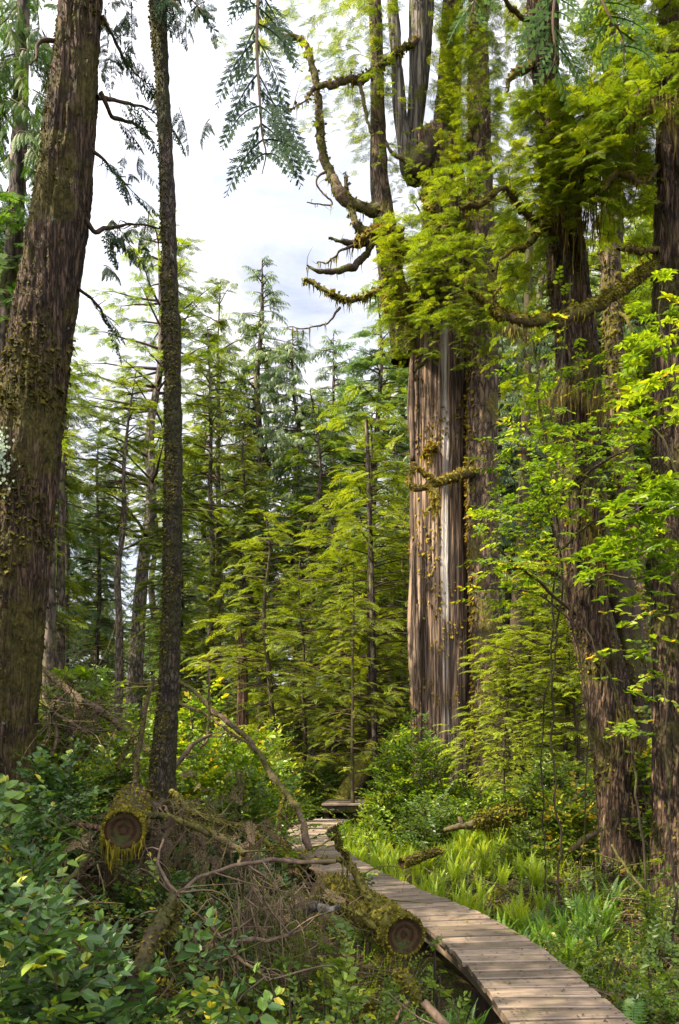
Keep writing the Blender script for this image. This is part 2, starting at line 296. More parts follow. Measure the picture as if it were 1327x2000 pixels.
def cut_mat():
    m, t = mat('cut_end_wood'); l = t.links.new; at = N(t, 'ShaderNodeAttribute', attribute_name='rnd'); tc = N(t, 'ShaderNodeTexCoord')
    n = N(t, 'ShaderNodeTexNoise'); n.inputs['Scale'].default_value = 14; n.inputs['Detail'].default_value = 7; n.inputs['Roughness'].default_value = .7; l(tc.outputs['Object'], n.inputs['Vector'])
    r = ramp(t, [(0, (.010, .006, .004)), (1, (.070, .042, .022))]); l(at.outputs['Fac'], r.inputs['Fac'])
    r2 = ramp(t, [(.52, (0, 0, 0)), (.62, (1, 1, 1))]); l(n.outputs['Fac'], r2.inputs['Fac'])
    mx = N(t, 'ShaderNodeMix', data_type='RGBA'); l(r2.outputs['Color'], mx.inputs[0]); l(r.outputs['Color'], mx.inputs[6]); mx.inputs[7].default_value = (.030, .038, .012, 1)
    p = N(t, 'ShaderNodeBsdfPrincipled'); p.inputs['Roughness'].default_value = 1; p.inputs['Specular IOR Level'].default_value = .03; l(mx.outputs[2], p.inputs['Base Color']); bu = N(t, 'ShaderNodeBump'); bu.inputs['Distance'].default_value = .01; l(n.outputs['Fac'], bu.inputs['Height']); l(bu.outputs[0], p.inputs['Normal'])
    o = N(t, 'ShaderNodeOutputMaterial'); l(p.outputs[0], o.inputs['Surface']); return m
M['cut'] = cut_mat()
# ================================================================ foliage templates
def kite(p, d, n, L, w, m=0, a=.5, wide=.4, droop=0):
    """one flat diamond leaf from p along d, in the plane across n"""
    p, d, n = map(lambda v: np.asarray(v, float), (p, d, n)); s = norm(np.cross(n, d))
    return T([p, p + d * L * wide + s * w * .5, p + d * L - n * droop * L, p + d * L * wide - s * w * .5], [[0, 1, 2, 3]], m, a)
def spray(nside=9, sub=3, ang=55, wid=.42, lw=.05, droop=.09, sd=0, hang=0):
    """feathery flat conifer spray, length 1 along +X, lying in XY; side twigs carry sub-twigs"""
    r = np.random.default_rng(sd); out = []
    ax = lambda t: np.array([t, .04 * sin(3 * t + sd), -droop * t * t])
    k = 6
    for i in range(k - 1 if sub else 3):
        n_ = k - 1 if sub else 3
        a0, a1 = ax(i / n_), ax((i + 1) / n_); w = .012
        out.append(T([a0 + [0, w, 0], a1 + [0, w, 0], a1 - [0, w, 0], a0 - [0, w, 0]], [[0, 1, 2, 3]], 1, .4))
    for i in range(nside):
        t = .08 + .9 * i / nside
        for s in (-1, 1):
            tt = min(.99, t + s * .02 + r.uniform(-.015, .015)); b = ax(tt); L_ = wid * (1 - tt) ** .75 * (.55 + .45 * min(1, tt * 5)) * r.uniform(.75, 1.15) + .05
            an = radians(ang * (1 - .25 * tt) + r.uniform(-8, 8)); d = norm(np.array([cos(an), s * sin(an), -droop * .9 - r.uniform(-.06, .14) - hang]))
            tint = r.uniform(.25, .75)
            if sub:
                out.append(kite(b, d, (0, 0, 1), L_, lw * .75, 0, tint, .5))
                for j in range(sub):
                    q = (j + .6) / (sub + .4)
                    for s2 in (-1, 1):
                        a2 = radians(r.uniform(38, 55)) * s2; c_, s_ = cos(a2), sin(a2)
                        d2 = norm(np.array([d[0] * c_ - d[1] * s_, d[0] * s_ + d[1] * c_, d[2] - r.uniform(-.05, .12) - hang * .4]))
                        out.append(kite(b + d * L_ * q, d2, (0, 0, 1), L_ * .48 * (1 - q * .6) + .02, lw, 0, tint + r.uniform(-.15, .25), .55))
            else:
                out.append(kite(b, d, (r.uniform(-.3, .3), r.uniform(-.3, .3), 1), L_ * 1.1, lw * 2.2, 0, tint, .5))
    out.append(kite(ax(.93), (1, 0, -droop * 2), (0, 0, 1), .12, lw, 0, .8))
    return join(out)
SP_FINE = [spray(10, 4, sd=i, lw=.032) for i in range(4)]
SP_MID = [spray(8, 2, sd=10 + i, lw=.05) for i in range(4)]
SP_S = [spray(7, 1, sd=50 + i, lw=.05) for i in range(4)]
SP_LO = [spray(6, 0, sd=20 + i, lw=.055) for i in range(4)]
SP_CED = [spray(9, 2, ang=38, wid=.34, droop=.3, sd=30 + i, lw=.05, hang=.12) for i in range(4)]
SP_CEDLO = [spray(6, 0, ang=36, wid=.36, droop=.35, sd=40 + i, lw=.05, hang=.2) for i in range(4)]
def bough(L_=1.0, npair=7, tl=SP_MID, droop=.2, spl=.5, sd=0, hang=0, lift=.1, bend=0, wood=.014, thin=.18):
    """branch of length ~L with flat sprays along both sides: materials 0 leaf, 1 twig"""
    global rng
    keep = rng; rng = np.random.default_rng(sd + 500)
    t = np.linspace(0, 1, 9); ax = np.stack([t, bend * np.sin(t * 2.5) , lift * np.sin(t * 2) - droop * t * t], 1) * L_
    out = [tube(ax, wood * L_ * (1.05 - t) + .002, 4, .12 * L_, 1, .4)]
    f = lambda q: np.stack([np.interp(q, t, ax[:, k]) for k in range(3)], 1)
    q = np.concatenate([np.linspace(thin, .97, npair)] * 2) + rng.uniform(-.03, .03, npair * 2); s = np.repeat([-1, 1], npair)
    an = np.radians(rng.uniform(42, 62, 2 * npair)) * s
    tg = norm(f(np.clip(q + .02, 0, 1)) - f(np.clip(q - .02, 0, 1)))
    d = np.stack([tg[:, 0] * np.cos(an) - tg[:, 1] * np.sin(an), tg[:, 0] * np.sin(an) + tg[:, 1] * np.cos(an), tg[:, 2] - .04 - rng.uniform(-.05, .12, 2 * npair) - hang], 1)
    sz = L_ * spl * (1.12 - q) ** .6 * rng.uniform(.7, 1.15, 2 * npair)
    out.append(place_any(tl, frames(d, (0, 0, 1), sz, rng.uniform(-.35, .35, 2 * npair)), f(np.clip(q, 0, 1)), rng.uniform(.2, .8, 2 * npair), .2))
    out.append(place_any(tl, frames(tg[-1:] + [[0, 0, -.1]], (0, 0, 1), np.array([L_ * .35])), f(np.array([.93])), np.array([.8]), .2))
    rng = keep; return join(out)
BO_FINE = [bough(1, 7, SP_FINE, sd=i, spl=.45) for i in range(4)]
BO_MID = [bough(1, 7, SP_MID, sd=i + 10, spl=.5) for i in range(5)]
BO_S = [bough(1, 7, SP_S, sd=i + 60, spl=.48) for i in range(6)]
BO_LO = [bough(1, 6, SP_LO, sd=i + 20, spl=.5) for i in range(5)]
BO_CED = [bough(1, 6, SP_CED, sd=i + 30, spl=.5, hang=.45, droop=.25, lift=0) for i in range(4)]
BO_CEDLO = [bough(1, 7, SP_CEDLO, sd=i + 40, spl=.5, hang=.55, droop=.3, lift=.05) for i in range(5)]
def leaf(L_=1, w=.52, fold=.10, a=.5, curl=.12):
    return T([(0, 0, 0), (.28, w * .46, fold), (.68, w * .36, fold * .8 - curl * .4), (1, 0, -curl), (.28, -w * .46, fold), (.68, -w * .36, fold * .8 - curl * .4)], [[0, 3, 2, 1], [0, 4, 5, 3]], 0, a)
LEAF = leaf()
def shoot(n=8, lf=.32, sd=0, up=.3, ros=0, w=.52, tipy=True):
    """leafy twig, length 1 along +X, alternate leaves (or rosettes)"""
    r = np.random.default_rng(sd + 900); t = np.linspace(0, 1, 7)
    ax = np.stack([t, .1 * np.sin(t * 3 + sd), .12 * np.sin(t * 3) - .1 * t * t], 1); out = [tube(ax, .012 * (1.2 - t), 3, .2, 1, .4)]
    f = lambda q: np.array([np.interp(q, t, ax[:, k]) for k in range(3)])
    lt = leaf(w=w)
    def put(p, d, s, a, nrm=(0, 0, 1)):
        d = norm(np.array(d))[None]; out.append(place(lt, frames(d, nrm, np.array([s])), np.array([p]), np.array([a]), .0))
    if not ros:
        for i in range(n):
            q = .12 + .86 * i / (n - 1); s = 1 if i % 2 else -1; an = s * radians(r.uniform(40, 75)) * (1 - .5 * (q > .95))
            a = r.uniform(.15, .7) if q < .8 or not tipy else r.uniform(.5, 1.0)
            put(f(q), (cos(an), sin(an), r.uniform(-.35, .25)), lf * r.uniform(.75, 1.15) * (1 - .3 * q * q), a, (r.uniform(-.4, .4), r.uniform(-.4, .4), 1))
        put(f(1.), (1, 0, .1), lf * .6, r.uniform(.6, 1))
    else:
        for q in ((.35, .68, 1.0) if ros > 1 else (1.0,)):
            k = r.integers(5, 7)
            for j in range(k):
                an = j / k * 2 * pi + r.uniform(-.3, .3)
                put(f(q), (cos(an) * .9 + .35, sin(an) * .9, r.uniform(-.2, .25)), lf * r.uniform(.8, 1.1), r.uniform(.3, .8), (r.uniform(-.2, .2), r.uniform(-.2, .2), 1))
    return join(out)
SH_SALAL = [shoot(8, .34, i, w=.60) for i in range(5)]
SH_SMALL = [shoot(11, .22, 20 + i, w=.5) for i in range(5)]
SH_ROS = [shoot(6, .42, 40 + i, ros=2, w=.42) for i in range(4)]
def frond(n=22, w=.16, sd=0, arch=.45, lw=.6):
    """fern frond, length 1 along +X, arching over"""
    r = np.random.default_rng(sd); out = []
    ax = lambda t: np.array([t * cos(arch * t), .03 * sin(4 * t + sd), arch * (t - t * t * 1.0) * .9])
    for i in range(5):
        a0, a1 = ax(i / 5), ax((i + 1) / 5); out.append(T([a0 + [0, .006, 0], a1 + [0, .005, 0], a1 - [0, .005, 0], a0 - [0, .006, 0]], [[0, 1, 2, 3]], 0, .3))
    st = 1.0 / n
    for i in range(n):
        t = .1 + .88 * i / n; L_ = w * (sin(pi * min(1, (t + .12)) ** .9) ** .7 if t < .95 else .25) + .01
        for s in (-1, 1):
            out.append(kite(ax(t), norm(np.array([.25, s, -.12 + r.uniform(-.08, .08)])), (0, 0, 1), L_ * r.uniform(.9, 1.05), st * lw * 1.5, 0, .35 + .4 * t + r.uniform(-.08, .08), .35, .1))
    return join(out)
FR = [frond(22, .15, i, arch=.5 + .12 * i) for i in range(3)]
FR_STRAP = [frond(26, .068, 5 + i, arch=.2 + .2 * i, lw=.42) for i in range(3)]
# ================================================================ scattering helpers
def tufts(t, n, size=(.02, .05), thr=.5, sc=1.6, sd=0, updir=None, down=.6, w=.8, sel=None):
    """little moss flakes standing off the surface of t where a noise field is high"""
    V = t.V[t.F]; A = np.linalg.norm(np.cross(V[:, 1] - V[:, 0], V[:, 3] - V[:, 0]), axis=1) + 1e-9
    k = rng.choice(len(A), n * 3, p=A / A.sum()); u, v = rng.random(n * 3)[:, None], rng.random(n * 3)[:, None]
    q = V[k]; p = q[:, 0] * (1 - u) * (1 - v) + q[:, 1] * u * (1 - v) + q[:, 2] * u * v + q[:, 3] * (1 - u) * v
    nr = norm(np.cross(q[:, 1] - q[:, 0], q[:, 3] - q[:, 0]))
    f = fbm(p * sc, 4, 70 + sd)
    if updir is not None: f = f + .25 * (nr @ norm(np.array(updir, float)))
    if sel is not None: f = np.where(sel(p, nr), f, -9)
    ok = np.where(f > thr)[0][:n]; p, nr = p[ok], nr[ok]; m = len(p)
    if m == 0: return T(np.zeros((0, 3)), np.zeros((0, 4)))
    d = norm(nr * .55 + rng.normal(0, .45, (m, 3)) + np.array([0, 0, -down]))
    kt = kite((0, 0, 0), (1, 0, 0), (0, 0, 1), 1, w, 0, .5)
    return place(kt, frames(d, nr + rng.normal(0, .2, (m, 3)), rng.uniform(*size, m)), p, np.clip(rng.normal(.5, .22, m), 0, 1), 0)
def drapes(path, n, length=(.05, .3), w=.012, sd=0, seg=3, spread=.03):
    """hanging strands of moss along a polyline"""
    pr = spline(path, .05); k = rng.integers(0, len(pr), n); p = pr[k] + rng.normal(0, spread, (n, 3)) * [1, 1, .5]
    cl = fbm(p * 3, 2, sd); L_ = rng.uniform(*length, n) * (.35 + 1.3 * np.clip(cl - .25, 0, 1) * 1.6)
    V = []; az = rng.uniform(0, pi, n); sx = np.stack([np.cos(az), np.sin(az), 0 * az], 1)
    wv = w * rng.uniform(.5, 1.4, n)
    cur = p.copy()
    for i in range(seg + 1):
        ww = wv * (1 - i / seg * .85); V += [cur + sx * ww[:, None], cur - sx * ww[:, None]]
        cur = cur + np.stack([rng.normal(0, .12, n), rng.normal(0, .12, n), -np.ones(n)], 1) * (L_ / seg)[:, None]
    V = np.stack(V, 1); F_ = np.array([[2 * i, 2 * i + 1, 2 * i + 3, 2 * i + 2] for i in range(seg)])
    Fq = (F_[None] + (np.arange(n) * (2 * seg + 2))[:, None, None]).reshape(-1, 4)
    return T(V.reshape(-1, 3), Fq, 0, np.repeat(rng.uniform(.1, 1, n), 2 * seg + 2))
def trunk_disp(ridge=.02, freq=9, zs=.12, flute=0, nfl=5, burl=0, sd=0, rag=.0):
    def f(p, nrm, th):
        q = p * np.array([freq, freq, freq * zs]); n = fbm(q + 5 * fbm(p * 2.0, 1, sd + 9)[..., None] * .15, 4, sd)
        r = 1 - np.abs(2 * n - 1); d = ridge * (r ** 1.5 - .5) * 2
        if flute: d = d + flute * (fbm(np.stack([np.cos(th) * nfl * .5, np.sin(th) * nfl * .5, p[..., 2] * .12], -1), 3, sd + 31) - .5) * 2
        if burl: d = d + burl * np.maximum(0, fbm(p * 1.1, 3, sd + 51) - .52) * 6
        if rag: d = d + rag * (fbm(p * 11, 3, sd + 77) - .5) * 2
        return d
    return f
def pxpath(l): return np.array([P(*q[:3]) for q in l])
def pxrad(l, k=3): return np.array([q[k] / F * q[2] for q in l])     # half width in photograph pixels -> metres
# ================================================================ terrain
BW = np.array([[1.39, 3.2], [1.37, 4.5], [1.32, 5.5], [1.20, 6.5], [.96, 7.5], [.56, 8.55], [.13, 9.9], [-.20, 11.3], [-.52, 13.0], [-.62, 14.3], [-.45, 15.5], [-.12, 16.7]])
def walk_x(y): return np.interp(y, BW[:, 1], BW[:, 0])
def ground_z(x, y):
    x = np.asarray(x, float); y = np.asarray(y, float); dx = x - walk_x(y)
    near = np.clip(1 - (y - 14) / 10, 0, 1)
    left = .95 * smooth((-dx - .7) / 3.2) * (.25 + .75 * near) - .18 * np.exp(-((y - 3.3) / 1.1) ** 2) * smooth((-dx - .5) / 1.5)
    right = .45 * smooth((dx - .7) / 3.5)
    p = np.stack([x, y, 0 * x], -1)
    z = -.42 + left + right + .30 * (fbm(p * .45, 3, 3) - .5) * smooth((np.abs(dx) - .4) / 1.2) * 2 + .09 * (fbm(p * 2.3, 3, 5) - .5) * 2
    far = smooth((y - 16) / 12); z = z + far * (.55 + .8 * (fbm(p * .12, 2, 8) - .3)) + smooth((np.hypot(x, y) - 42) / 60) * 6.0
    return z
def gz(x, y): return float(ground_z(np.array([x]), np.array([y]))[0])
# ================================================================ setting: ground
def build_ground():
    n = 340; u = np.linspace(-1, 1, n); b = 7.2; g = 2.6 * np.sinh(b * u)
    X, Y = np.meshgrid(g, g + 8.0, indexing='ij'); Z = ground_z(X, Y)
    V = np.stack([X, Y, Z], -1).reshape(-1, 3); i, j = np.meshgrid(np.arange(n - 1), np.arange(n - 1), indexing='ij'); k = (i * n + j).ravel()
    t = T(V, np.stack([k, k + n, k + n + 1, k + 1], 1))
    m, tr = mat('forest_floor'); l = tr.links.new; tc = N(tr, 'ShaderNodeTexCoord')
    a = N(tr, 'ShaderNodeTexNoise'); a.inputs['Scale'].default_value = 2.2; a.inputs['Detail'].default_value = 8; a.inputs['Roughness'].default_value = .7; l(tc.outputs['Object'], a.inputs['Vector'])
    b_ = N(tr, 'ShaderNodeTexNoise'); b_.inputs['Scale'].default_value = 30; b_.inputs['Detail'].default_value = 6; l(tc.outputs['Object'], b_.inputs['Vector'])
    r1 = ramp(tr, [(.3, (.012, .008, .005)), (.55, (.035, .022, .013)), (.75, (.085, .055, .03))]); l(b_.outputs['Fac'], r1.inputs['Fac'])
    r2 = ramp(tr, [(.3, (.02, .026, .006)), (.7, (.07, .075, .014))]); l(b_.outputs['Fac'], r2.inputs['Fac'])
    rf = ramp(tr, [(.47, (0, 0, 0)), (.57, (1, 1, 1))]); l(a.outputs['Fac'], rf.inputs['Fac'])
    mx = N(tr, 'ShaderNodeMix', data_type='RGBA'); l(rf.outputs['Color'], mx.inputs[0]); l(r1.outputs['Color'], mx.inputs[6]); l(r2.outputs['Color'], mx.inputs[7])
    p = N(tr, 'ShaderNodeBsdfPrincipled'); p.inputs['Roughness'].default_value = .95; p.inputs['Specular IOR Level'].default_value = .1; l(mx.outputs[2], p.inputs['Base Color'])
    bu = N(tr, 'ShaderNodeBump'); bu.inputs['Distance'].default_value = .05; l(b_.outputs['Fac'], bu.inputs['Height']); l(bu.outputs[0], p.inputs['Normal'])
    o = N(tr, 'ShaderNodeOutputMaterial'); l(p.outputs[0], o.inputs['Surface'])
    tag(obj('ground', t, m, sm=True), kind='structure')
build_ground()
# ================================================================ distant and mid-ground conifers
def conifer(H, cb, R, nb, bl, bs=1.1, prof=.8, r0=.22, up=.15, droop=.25, lean=(0, 0), sd=0, per=1.15, layer=0, dead=10, azb=None, hang=0, top=.25, narrow=.35, fill=1.0):
    """returns (wood, crown) T in local coords, base at the origin; per = boughs per metre of limb"""
    r = np.random.default_rng(sd)
    ht = np.linspace(0, 1, 9); ctr = np.stack([lean[0] * ht ** 1.3 + .12 * np.sin(ht * 5 + sd), lean[1] * ht, ht * H], 1)
    rad = r0 * (1 - ht) ** .8 + .012; rad[0] *= 1.35
    ctr[:, 0] += r.normal(0, .012 * H, 9) * ht; wood = [tube(ctr, rad, 9, .8, 0, .5, disp=trunk_disp(r0 * .06, 3, .2, sd=sd))]
    at = lambda h: np.array([np.interp(h, ctr[:, 2], ctr[:, k]) for k in range(3)])
    O, D, S, A = [], [], [], []
    for i in range(nb):
        q = (i + r.uniform(-.4, .4)) / nb; q = min(max(q, 0), .995)
        if layer: q = (np.floor(q * layer) + .5 + r.uniform(-.16, .16)) / layer
        h = cb + (H - cb) * q ** .9; rr = R * ((1 - q) ** prof) * (narrow + (1 - narrow) * min(1, q * 5 + .3)) + top
        az = r.uniform(0, 2 * pi) if azb is None or r.random() > .7 else azb + r.normal(0, .6)
        L_ = rr * r.uniform(.35, 1.15); hd = np.array([cos(az), sin(az), 0])
        u = up + .25 * q + r.uniform(-.25, .2); b = at(min(h, H * .995)); n = 5; tt = np.linspace(0, 1, n)
        pts = b + hd * (tt * L_)[:, None] + np.array([0, 0, 1.]) * (L_ * (u * tt - droop * tt ** 2))[:, None] + r.normal(0, .03 * L_, (n, 3)) * tt[:, None]
        wood.append(tube(pts, (.018 + .016 * L_) * (1.05 - tt) * min(1, r0 * 4) + .004, 4, L_ / 4, 1, .4))
        m = max(2, int(L_ * per * fill * r.uniform(.8, 1.2)) + 1)
        for j in range(m):
            t_ = 1 - (j / m) ** 1.1 * .8 if m > 1 else 1.; t_ = min(1, max(.15, t_)); p = np.array([np.interp(t_, tt, pts[:, k]) for k in range(3)])
            a2 = az + (0 if j == 0 else (1 if j % 2 else -1) * r.uniform(.45, 1.0)); sl = u - 2 * droop * t_
            s = bs * r.uniform(.65, 1.2) * min(1.0, .4 + .5 * rr / max(R * .4, .4))
            O.append(p - np.array([cos(a2), sin(a2), 0]) * s * .25 + r.normal(0, .07, 3) * min(L_, 2)); D.append((cos(a2), sin(a2), sl * .5 - hang * .3 + r.uniform(-.28, .15))); S.append(s); A.append(np.clip(.42 + .25 * (vnoise(p[None] * .5, sd)[0] - .5) * 2 + r.normal(0, .14), 0, 1))
    for i in range(dead):     # bare dead stubs below the crown
        h = r.uniform(.12, .95) * cb; az = r.uniform(0, 2 * pi); b = at(h); L_ = r.uniform(.3, 1.3)
        wood.append(tube([b, b + [cos(az) * L_ * .6, sin(az) * L_ * .6, r.uniform(-.1, .1)], b + [cos(az + .3) * L_, sin(az + .3) * L_, r.uniform(-.5, .1) * L_]], [.02, .012, .004], 4, .4, 1, .4))
    global rng; keep = rng; rng = r
    O, D, S, A = map(np.array, (O, D, S, A))
    crown = place_any(bl, frames(D, (0, 0, 1), S, r.uniform(-.3, .3, len(O))), O, A, .3); rng = keep
    return join(wood), crown
PROTO = {}
def proto_tree(key, name, leafm, barkm, *a, **k):
    w, c = conifer(*a, **k); H = a[0]
    PROTO[key] = (mesh('trunk', w, [barkm, M['twig']], sm=True), mesh('crown', c, [leafm, M['twig']]), name, H)
def put_tree(key, loc, H, label, rz=0., group=None, lean=0., cat='tree', sx=1.0):
    tm, cm, name, H0 = PROTO[key]; s = H / H0
    e = empty(name, loc, label, cat, group); e.rotation_euler = (0, lean, rz); e.scale = (s * sx, s * sx, s)
    for nm, me in (('trunk', tm), ('crown', cm)):
        o = link(bpy.data.objects.new(nm, me)); o.parent = e
    return e
def at_px(px, top, d, dz=-.15):
    x = (px - 663.5) / F * d; z = gz(x, d) + dz; return (x, d, z), CAM_H + (HORIZON - top) / F * d - z
proto_tree('cedA', 'cedar_tree', M['cedar'], M['bark_bg'], 24, 5.0, 3.0, 150, BO_CEDLO, .82, r0=.26, up=.05, droop=.22, sd=1, hang=.3, per=3.2)
proto_tree('cedB', 'cedar_tree', M['cedar'], M['bark_bg'], 22, 7.0, 2.6, 120, BO_CEDLO, .8, r0=.24, up=.1, droop=.25, sd=2, hang=.35, per=3.2, prof=.6)
proto_tree('hemA', 'hemlock_tree', M['hem_mid'], M['bark_bg'], 22, 6.0, 3.4, 120, BO_LO, .82, r0=.24, up=.15, droop=.18, sd=3, per=3.0)
proto_tree('hemB', 'hemlock_tree', M['hem_mid'], M['bark_bg'], 20, 8.5, 3.0, 84, BO_LO, .8, r0=.22, up=.2, droop=.14, sd=4, layer=17, per=2.8, prof=.55, dead=16)
proto_tree('hemC', 'hemlock_tree', M['cedar'], M['bark_bg'], 21, 3.0, 3.3, 150, BO_LO, .8, r0=.2, up=.05, droop=.22, sd=5, per=3.0)
proto_tree('cedC', 'cedar_tree', M['cedar'], M['bark_bg'], 23, 9.0, 3.4, 110, BO_CEDLO, .85, r0=.27, up=.0, droop=.2, sd=31, hang=.5, per=3.0, prof=.45, lean=(-.8, 0))
proto_tree('hemD', 'hemlock_tree', M['hem'], M['bark_bg'], 19, 4.0, 3.8, 120, BO_LO, .78, r0=.22, up=.05, droop=.22, sd=32, per=2.6, prof=.7, lean=(.7, 0))
proto_tree('pole', 'hemlock_tree', M['hem_mid'], M['bark_bg'], 23, 13.5, 2.5, 60, BO_LO, .75, r0=.26, up=.1, droop=.2, sd=33, per=2.6, prof=.5, dead=30, lean=(.4, 0))
proto_tree('bush', 'hemlock_tree', M['hem_mid'], M['bark_bg'], 12, .8, 3.4, 150, BO_LO, .8, r0=.14, up=.1, droop=.25, sd=34, per=2.6, prof=.6)
proto_tree('flat', 'hemlock_tree', M['hem'], M['bark_pale'], 22, 9.0, 4.0, 90, BO_LO, .66, r0=.34, up=.10, droop=.05, lean=(1.2, 0), sd=16, layer=14, per=3.0, prof=.42, dead=14, narrow=.7)
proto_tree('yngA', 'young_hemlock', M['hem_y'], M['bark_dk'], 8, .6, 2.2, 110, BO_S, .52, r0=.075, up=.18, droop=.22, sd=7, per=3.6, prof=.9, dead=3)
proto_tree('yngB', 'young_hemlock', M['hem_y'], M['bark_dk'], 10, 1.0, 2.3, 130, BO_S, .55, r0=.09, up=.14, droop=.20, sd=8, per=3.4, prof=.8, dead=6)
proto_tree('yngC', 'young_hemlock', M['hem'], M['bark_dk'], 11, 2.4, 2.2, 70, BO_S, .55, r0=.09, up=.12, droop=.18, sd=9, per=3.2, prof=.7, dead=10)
BGT = [
 ('pole', 225, 700, 24, 'bare dark trunk with a ragged top left of the leaning grey trunk', 1.1, .03, 1.0),
 ('pole', 412, 620, 31, 'slender bare-stemmed tree just right of the thin mossy trunk', 2.1, -.01, .8),
 ('hemD', 345, 900, 25, 'bushy yellow-green tree low behind the thin mossy trunk', 2.5, 0, 1.0),
 ('hemD', 600, 760, 30, 'full yellow-green tree behind the middle of the thicket', .5, 0, 1.1),
  # key, px of the trunk, top, distance, label, rz, lean, sx
 ('flat', 262, 440, 29, 'tall hemlock with bare grey leaning trunk and flat open tiers, left of the sky', .3, .0, 1.0),
 ('hemB', 425, 560, 34, 'slim hemlock with yellowish tiers just right of the thin mossy trunk', 2.0, -.01, .8),
 ('cedA', 510, 505, 37, 'tall bluish cedar with a pointed dense crown rising into the sky in mid picture', 1.0, .0, 1.35),
 ('cedB', 580, 640, 35, 'dark-stemmed bluish cedar just right of the tallest pointed cedar', 3.0, .0, 1.2),
 ('hemC', 730, 560, 36, 'bluish hemlock with a thin leaning stem close left of the giant dead trunk', 4.0, -.02, 1.3),
 ('cedB', 650, 655, 44, 'loose bluish cedar between the pointed cedar and the giant dead trunk', 5.0, 0, 1.1),
 ('hemC', 185, 820, 27, 'shorter dark-trunked tree left of the leaning grey trunk', 1.2, .02, .9),
 ('pole', 130, 640, 30, 'slim tree just right of the huge mossy trunk at the left edge', 2.2, 0, .8),
 ('hemA', 400, 760, 40, 'dense green hemlock filling the gap right of the thin mossy trunk', .7, 0, 1.1),
 ('hemA', 475, 800, 30, 'green hemlock below the tall pointed cedar', 4.4, 0, .9),
 ('hemC', 350, 830, 33, 'dark green tree mostly hidden behind the thin mossy trunk', 5.4, 0, 1.1),
 ('cedA', 985, 560, 30, 'cedar showing between the live trunk and the pair of leaning trunks', 2.9, 0, 1.1),
 ('hemA', 1180, 430, 27, 'green hemlock filling the gap left of the furrowed trunk at the right edge', 1.9, 0, 1.3),
 ('cedB', 1060, 300, 33, 'tall cedar behind the pair of leaning trunks', .4, 0, 1.3),
 ('hemC', 1290, 350, 30, 'hemlock behind the furrowed trunk at the right edge', .9, 0, 1.3),
 ('hemA', 30, 480, 24, 'hemlock behind the huge mossy trunk at the left edge', 3.9, 0, 1.2),
 ('cedA', -60, 420, 22, 'cedar at the left edge behind the grey trunk with green sprays', 5.1, 0, 1.1),
]
for k, px, top, d, lab, rz, ln, sx in BGT:
    loc, H = at_px(px, top, d); put_tree(k, loc, H, lab, rz, None, ln, sx=sx)
YNG = [
 ('yngA', 528, 1000, 19.5, 'yellow-green young hemlock with layered sprays, the leftmost of the thicket in mid picture', 0, 1.15),
 ('yngB', 725, 800, 21, 'tallest young hemlock with a thin dark stem, just left of the giant dead trunk', 1.4, 1.1),
 ('yngB', 655, 960, 23, 'broad young hemlock at the middle of the thicket', 2.6, 1.2),
 ('yngC', 590, 1080, 22, 'young hemlock between the leftmost and the broad one in the thicket', 3.3, 1.1),
 ('yngA', 785, 1010, 24, 'young hemlock partly hidden by the giant dead trunk', 4.0, 1.3),
 ('yngC', 690, 1100, 17.5, 'low slim young hemlock in front of the thicket, above the raised platform', 5.0, .9),
 ('yngB', 430, 1120, 25, 'young hemlock left of the broken reddish stump', 5.6, 1.2),
 ('yngC', 770, 860, 27, 'dark green young hemlock at the back of the thicket', .8, 1.3),
]
for k, px, top, d, lab, rz, sx in YNG:
    loc, H = at_px(px, top, d); put_tree(k, loc, H, lab, rz, 'young hemlocks in the sunlit thicket', sx=sx)
# the wall of forest behind: individual trees in loose rows
r = np.random.default_rng(5); keys = ['cedA', 'hemA', 'cedC', 'cedB', 'hemB', 'hemD', 'pole', 'hemD', 'pole', 'bush', 'bush', 'pole']; n_ = 0
for d, step in ((43, 125), (52, 120), (64, 110), (80, 95), (26, 230)):
    px = -420
    while px < 1750:
        px += step * r.uniform(.7, 1.3) * (1.45 if px < 800 and d > 30 else 1)
        if d == 26 and -100 < px < 850: continue
        base = 800 if px < 640 else 620
        if 100 < px < 650: base = 880
        if px > 850: base = 430
        if px < 60: base = 520
        top = base + r.uniform(-110, 120) + (40 if d > 60 else 0); dd = d * r.uniform(.93, 1.07)
        loc, H = at_px(px, top, dd); k = keys[int(r.integers(0, len(keys)))]; H = max(H, 7) * (.5 if k == 'bush' else 1)
        put_tree(k, loc, H, 'conifer in the wall of forest far behind', r.uniform(0, 6.28), 'conifers in the wall of forest far behind', r.normal(0, .035), sx=1.25)
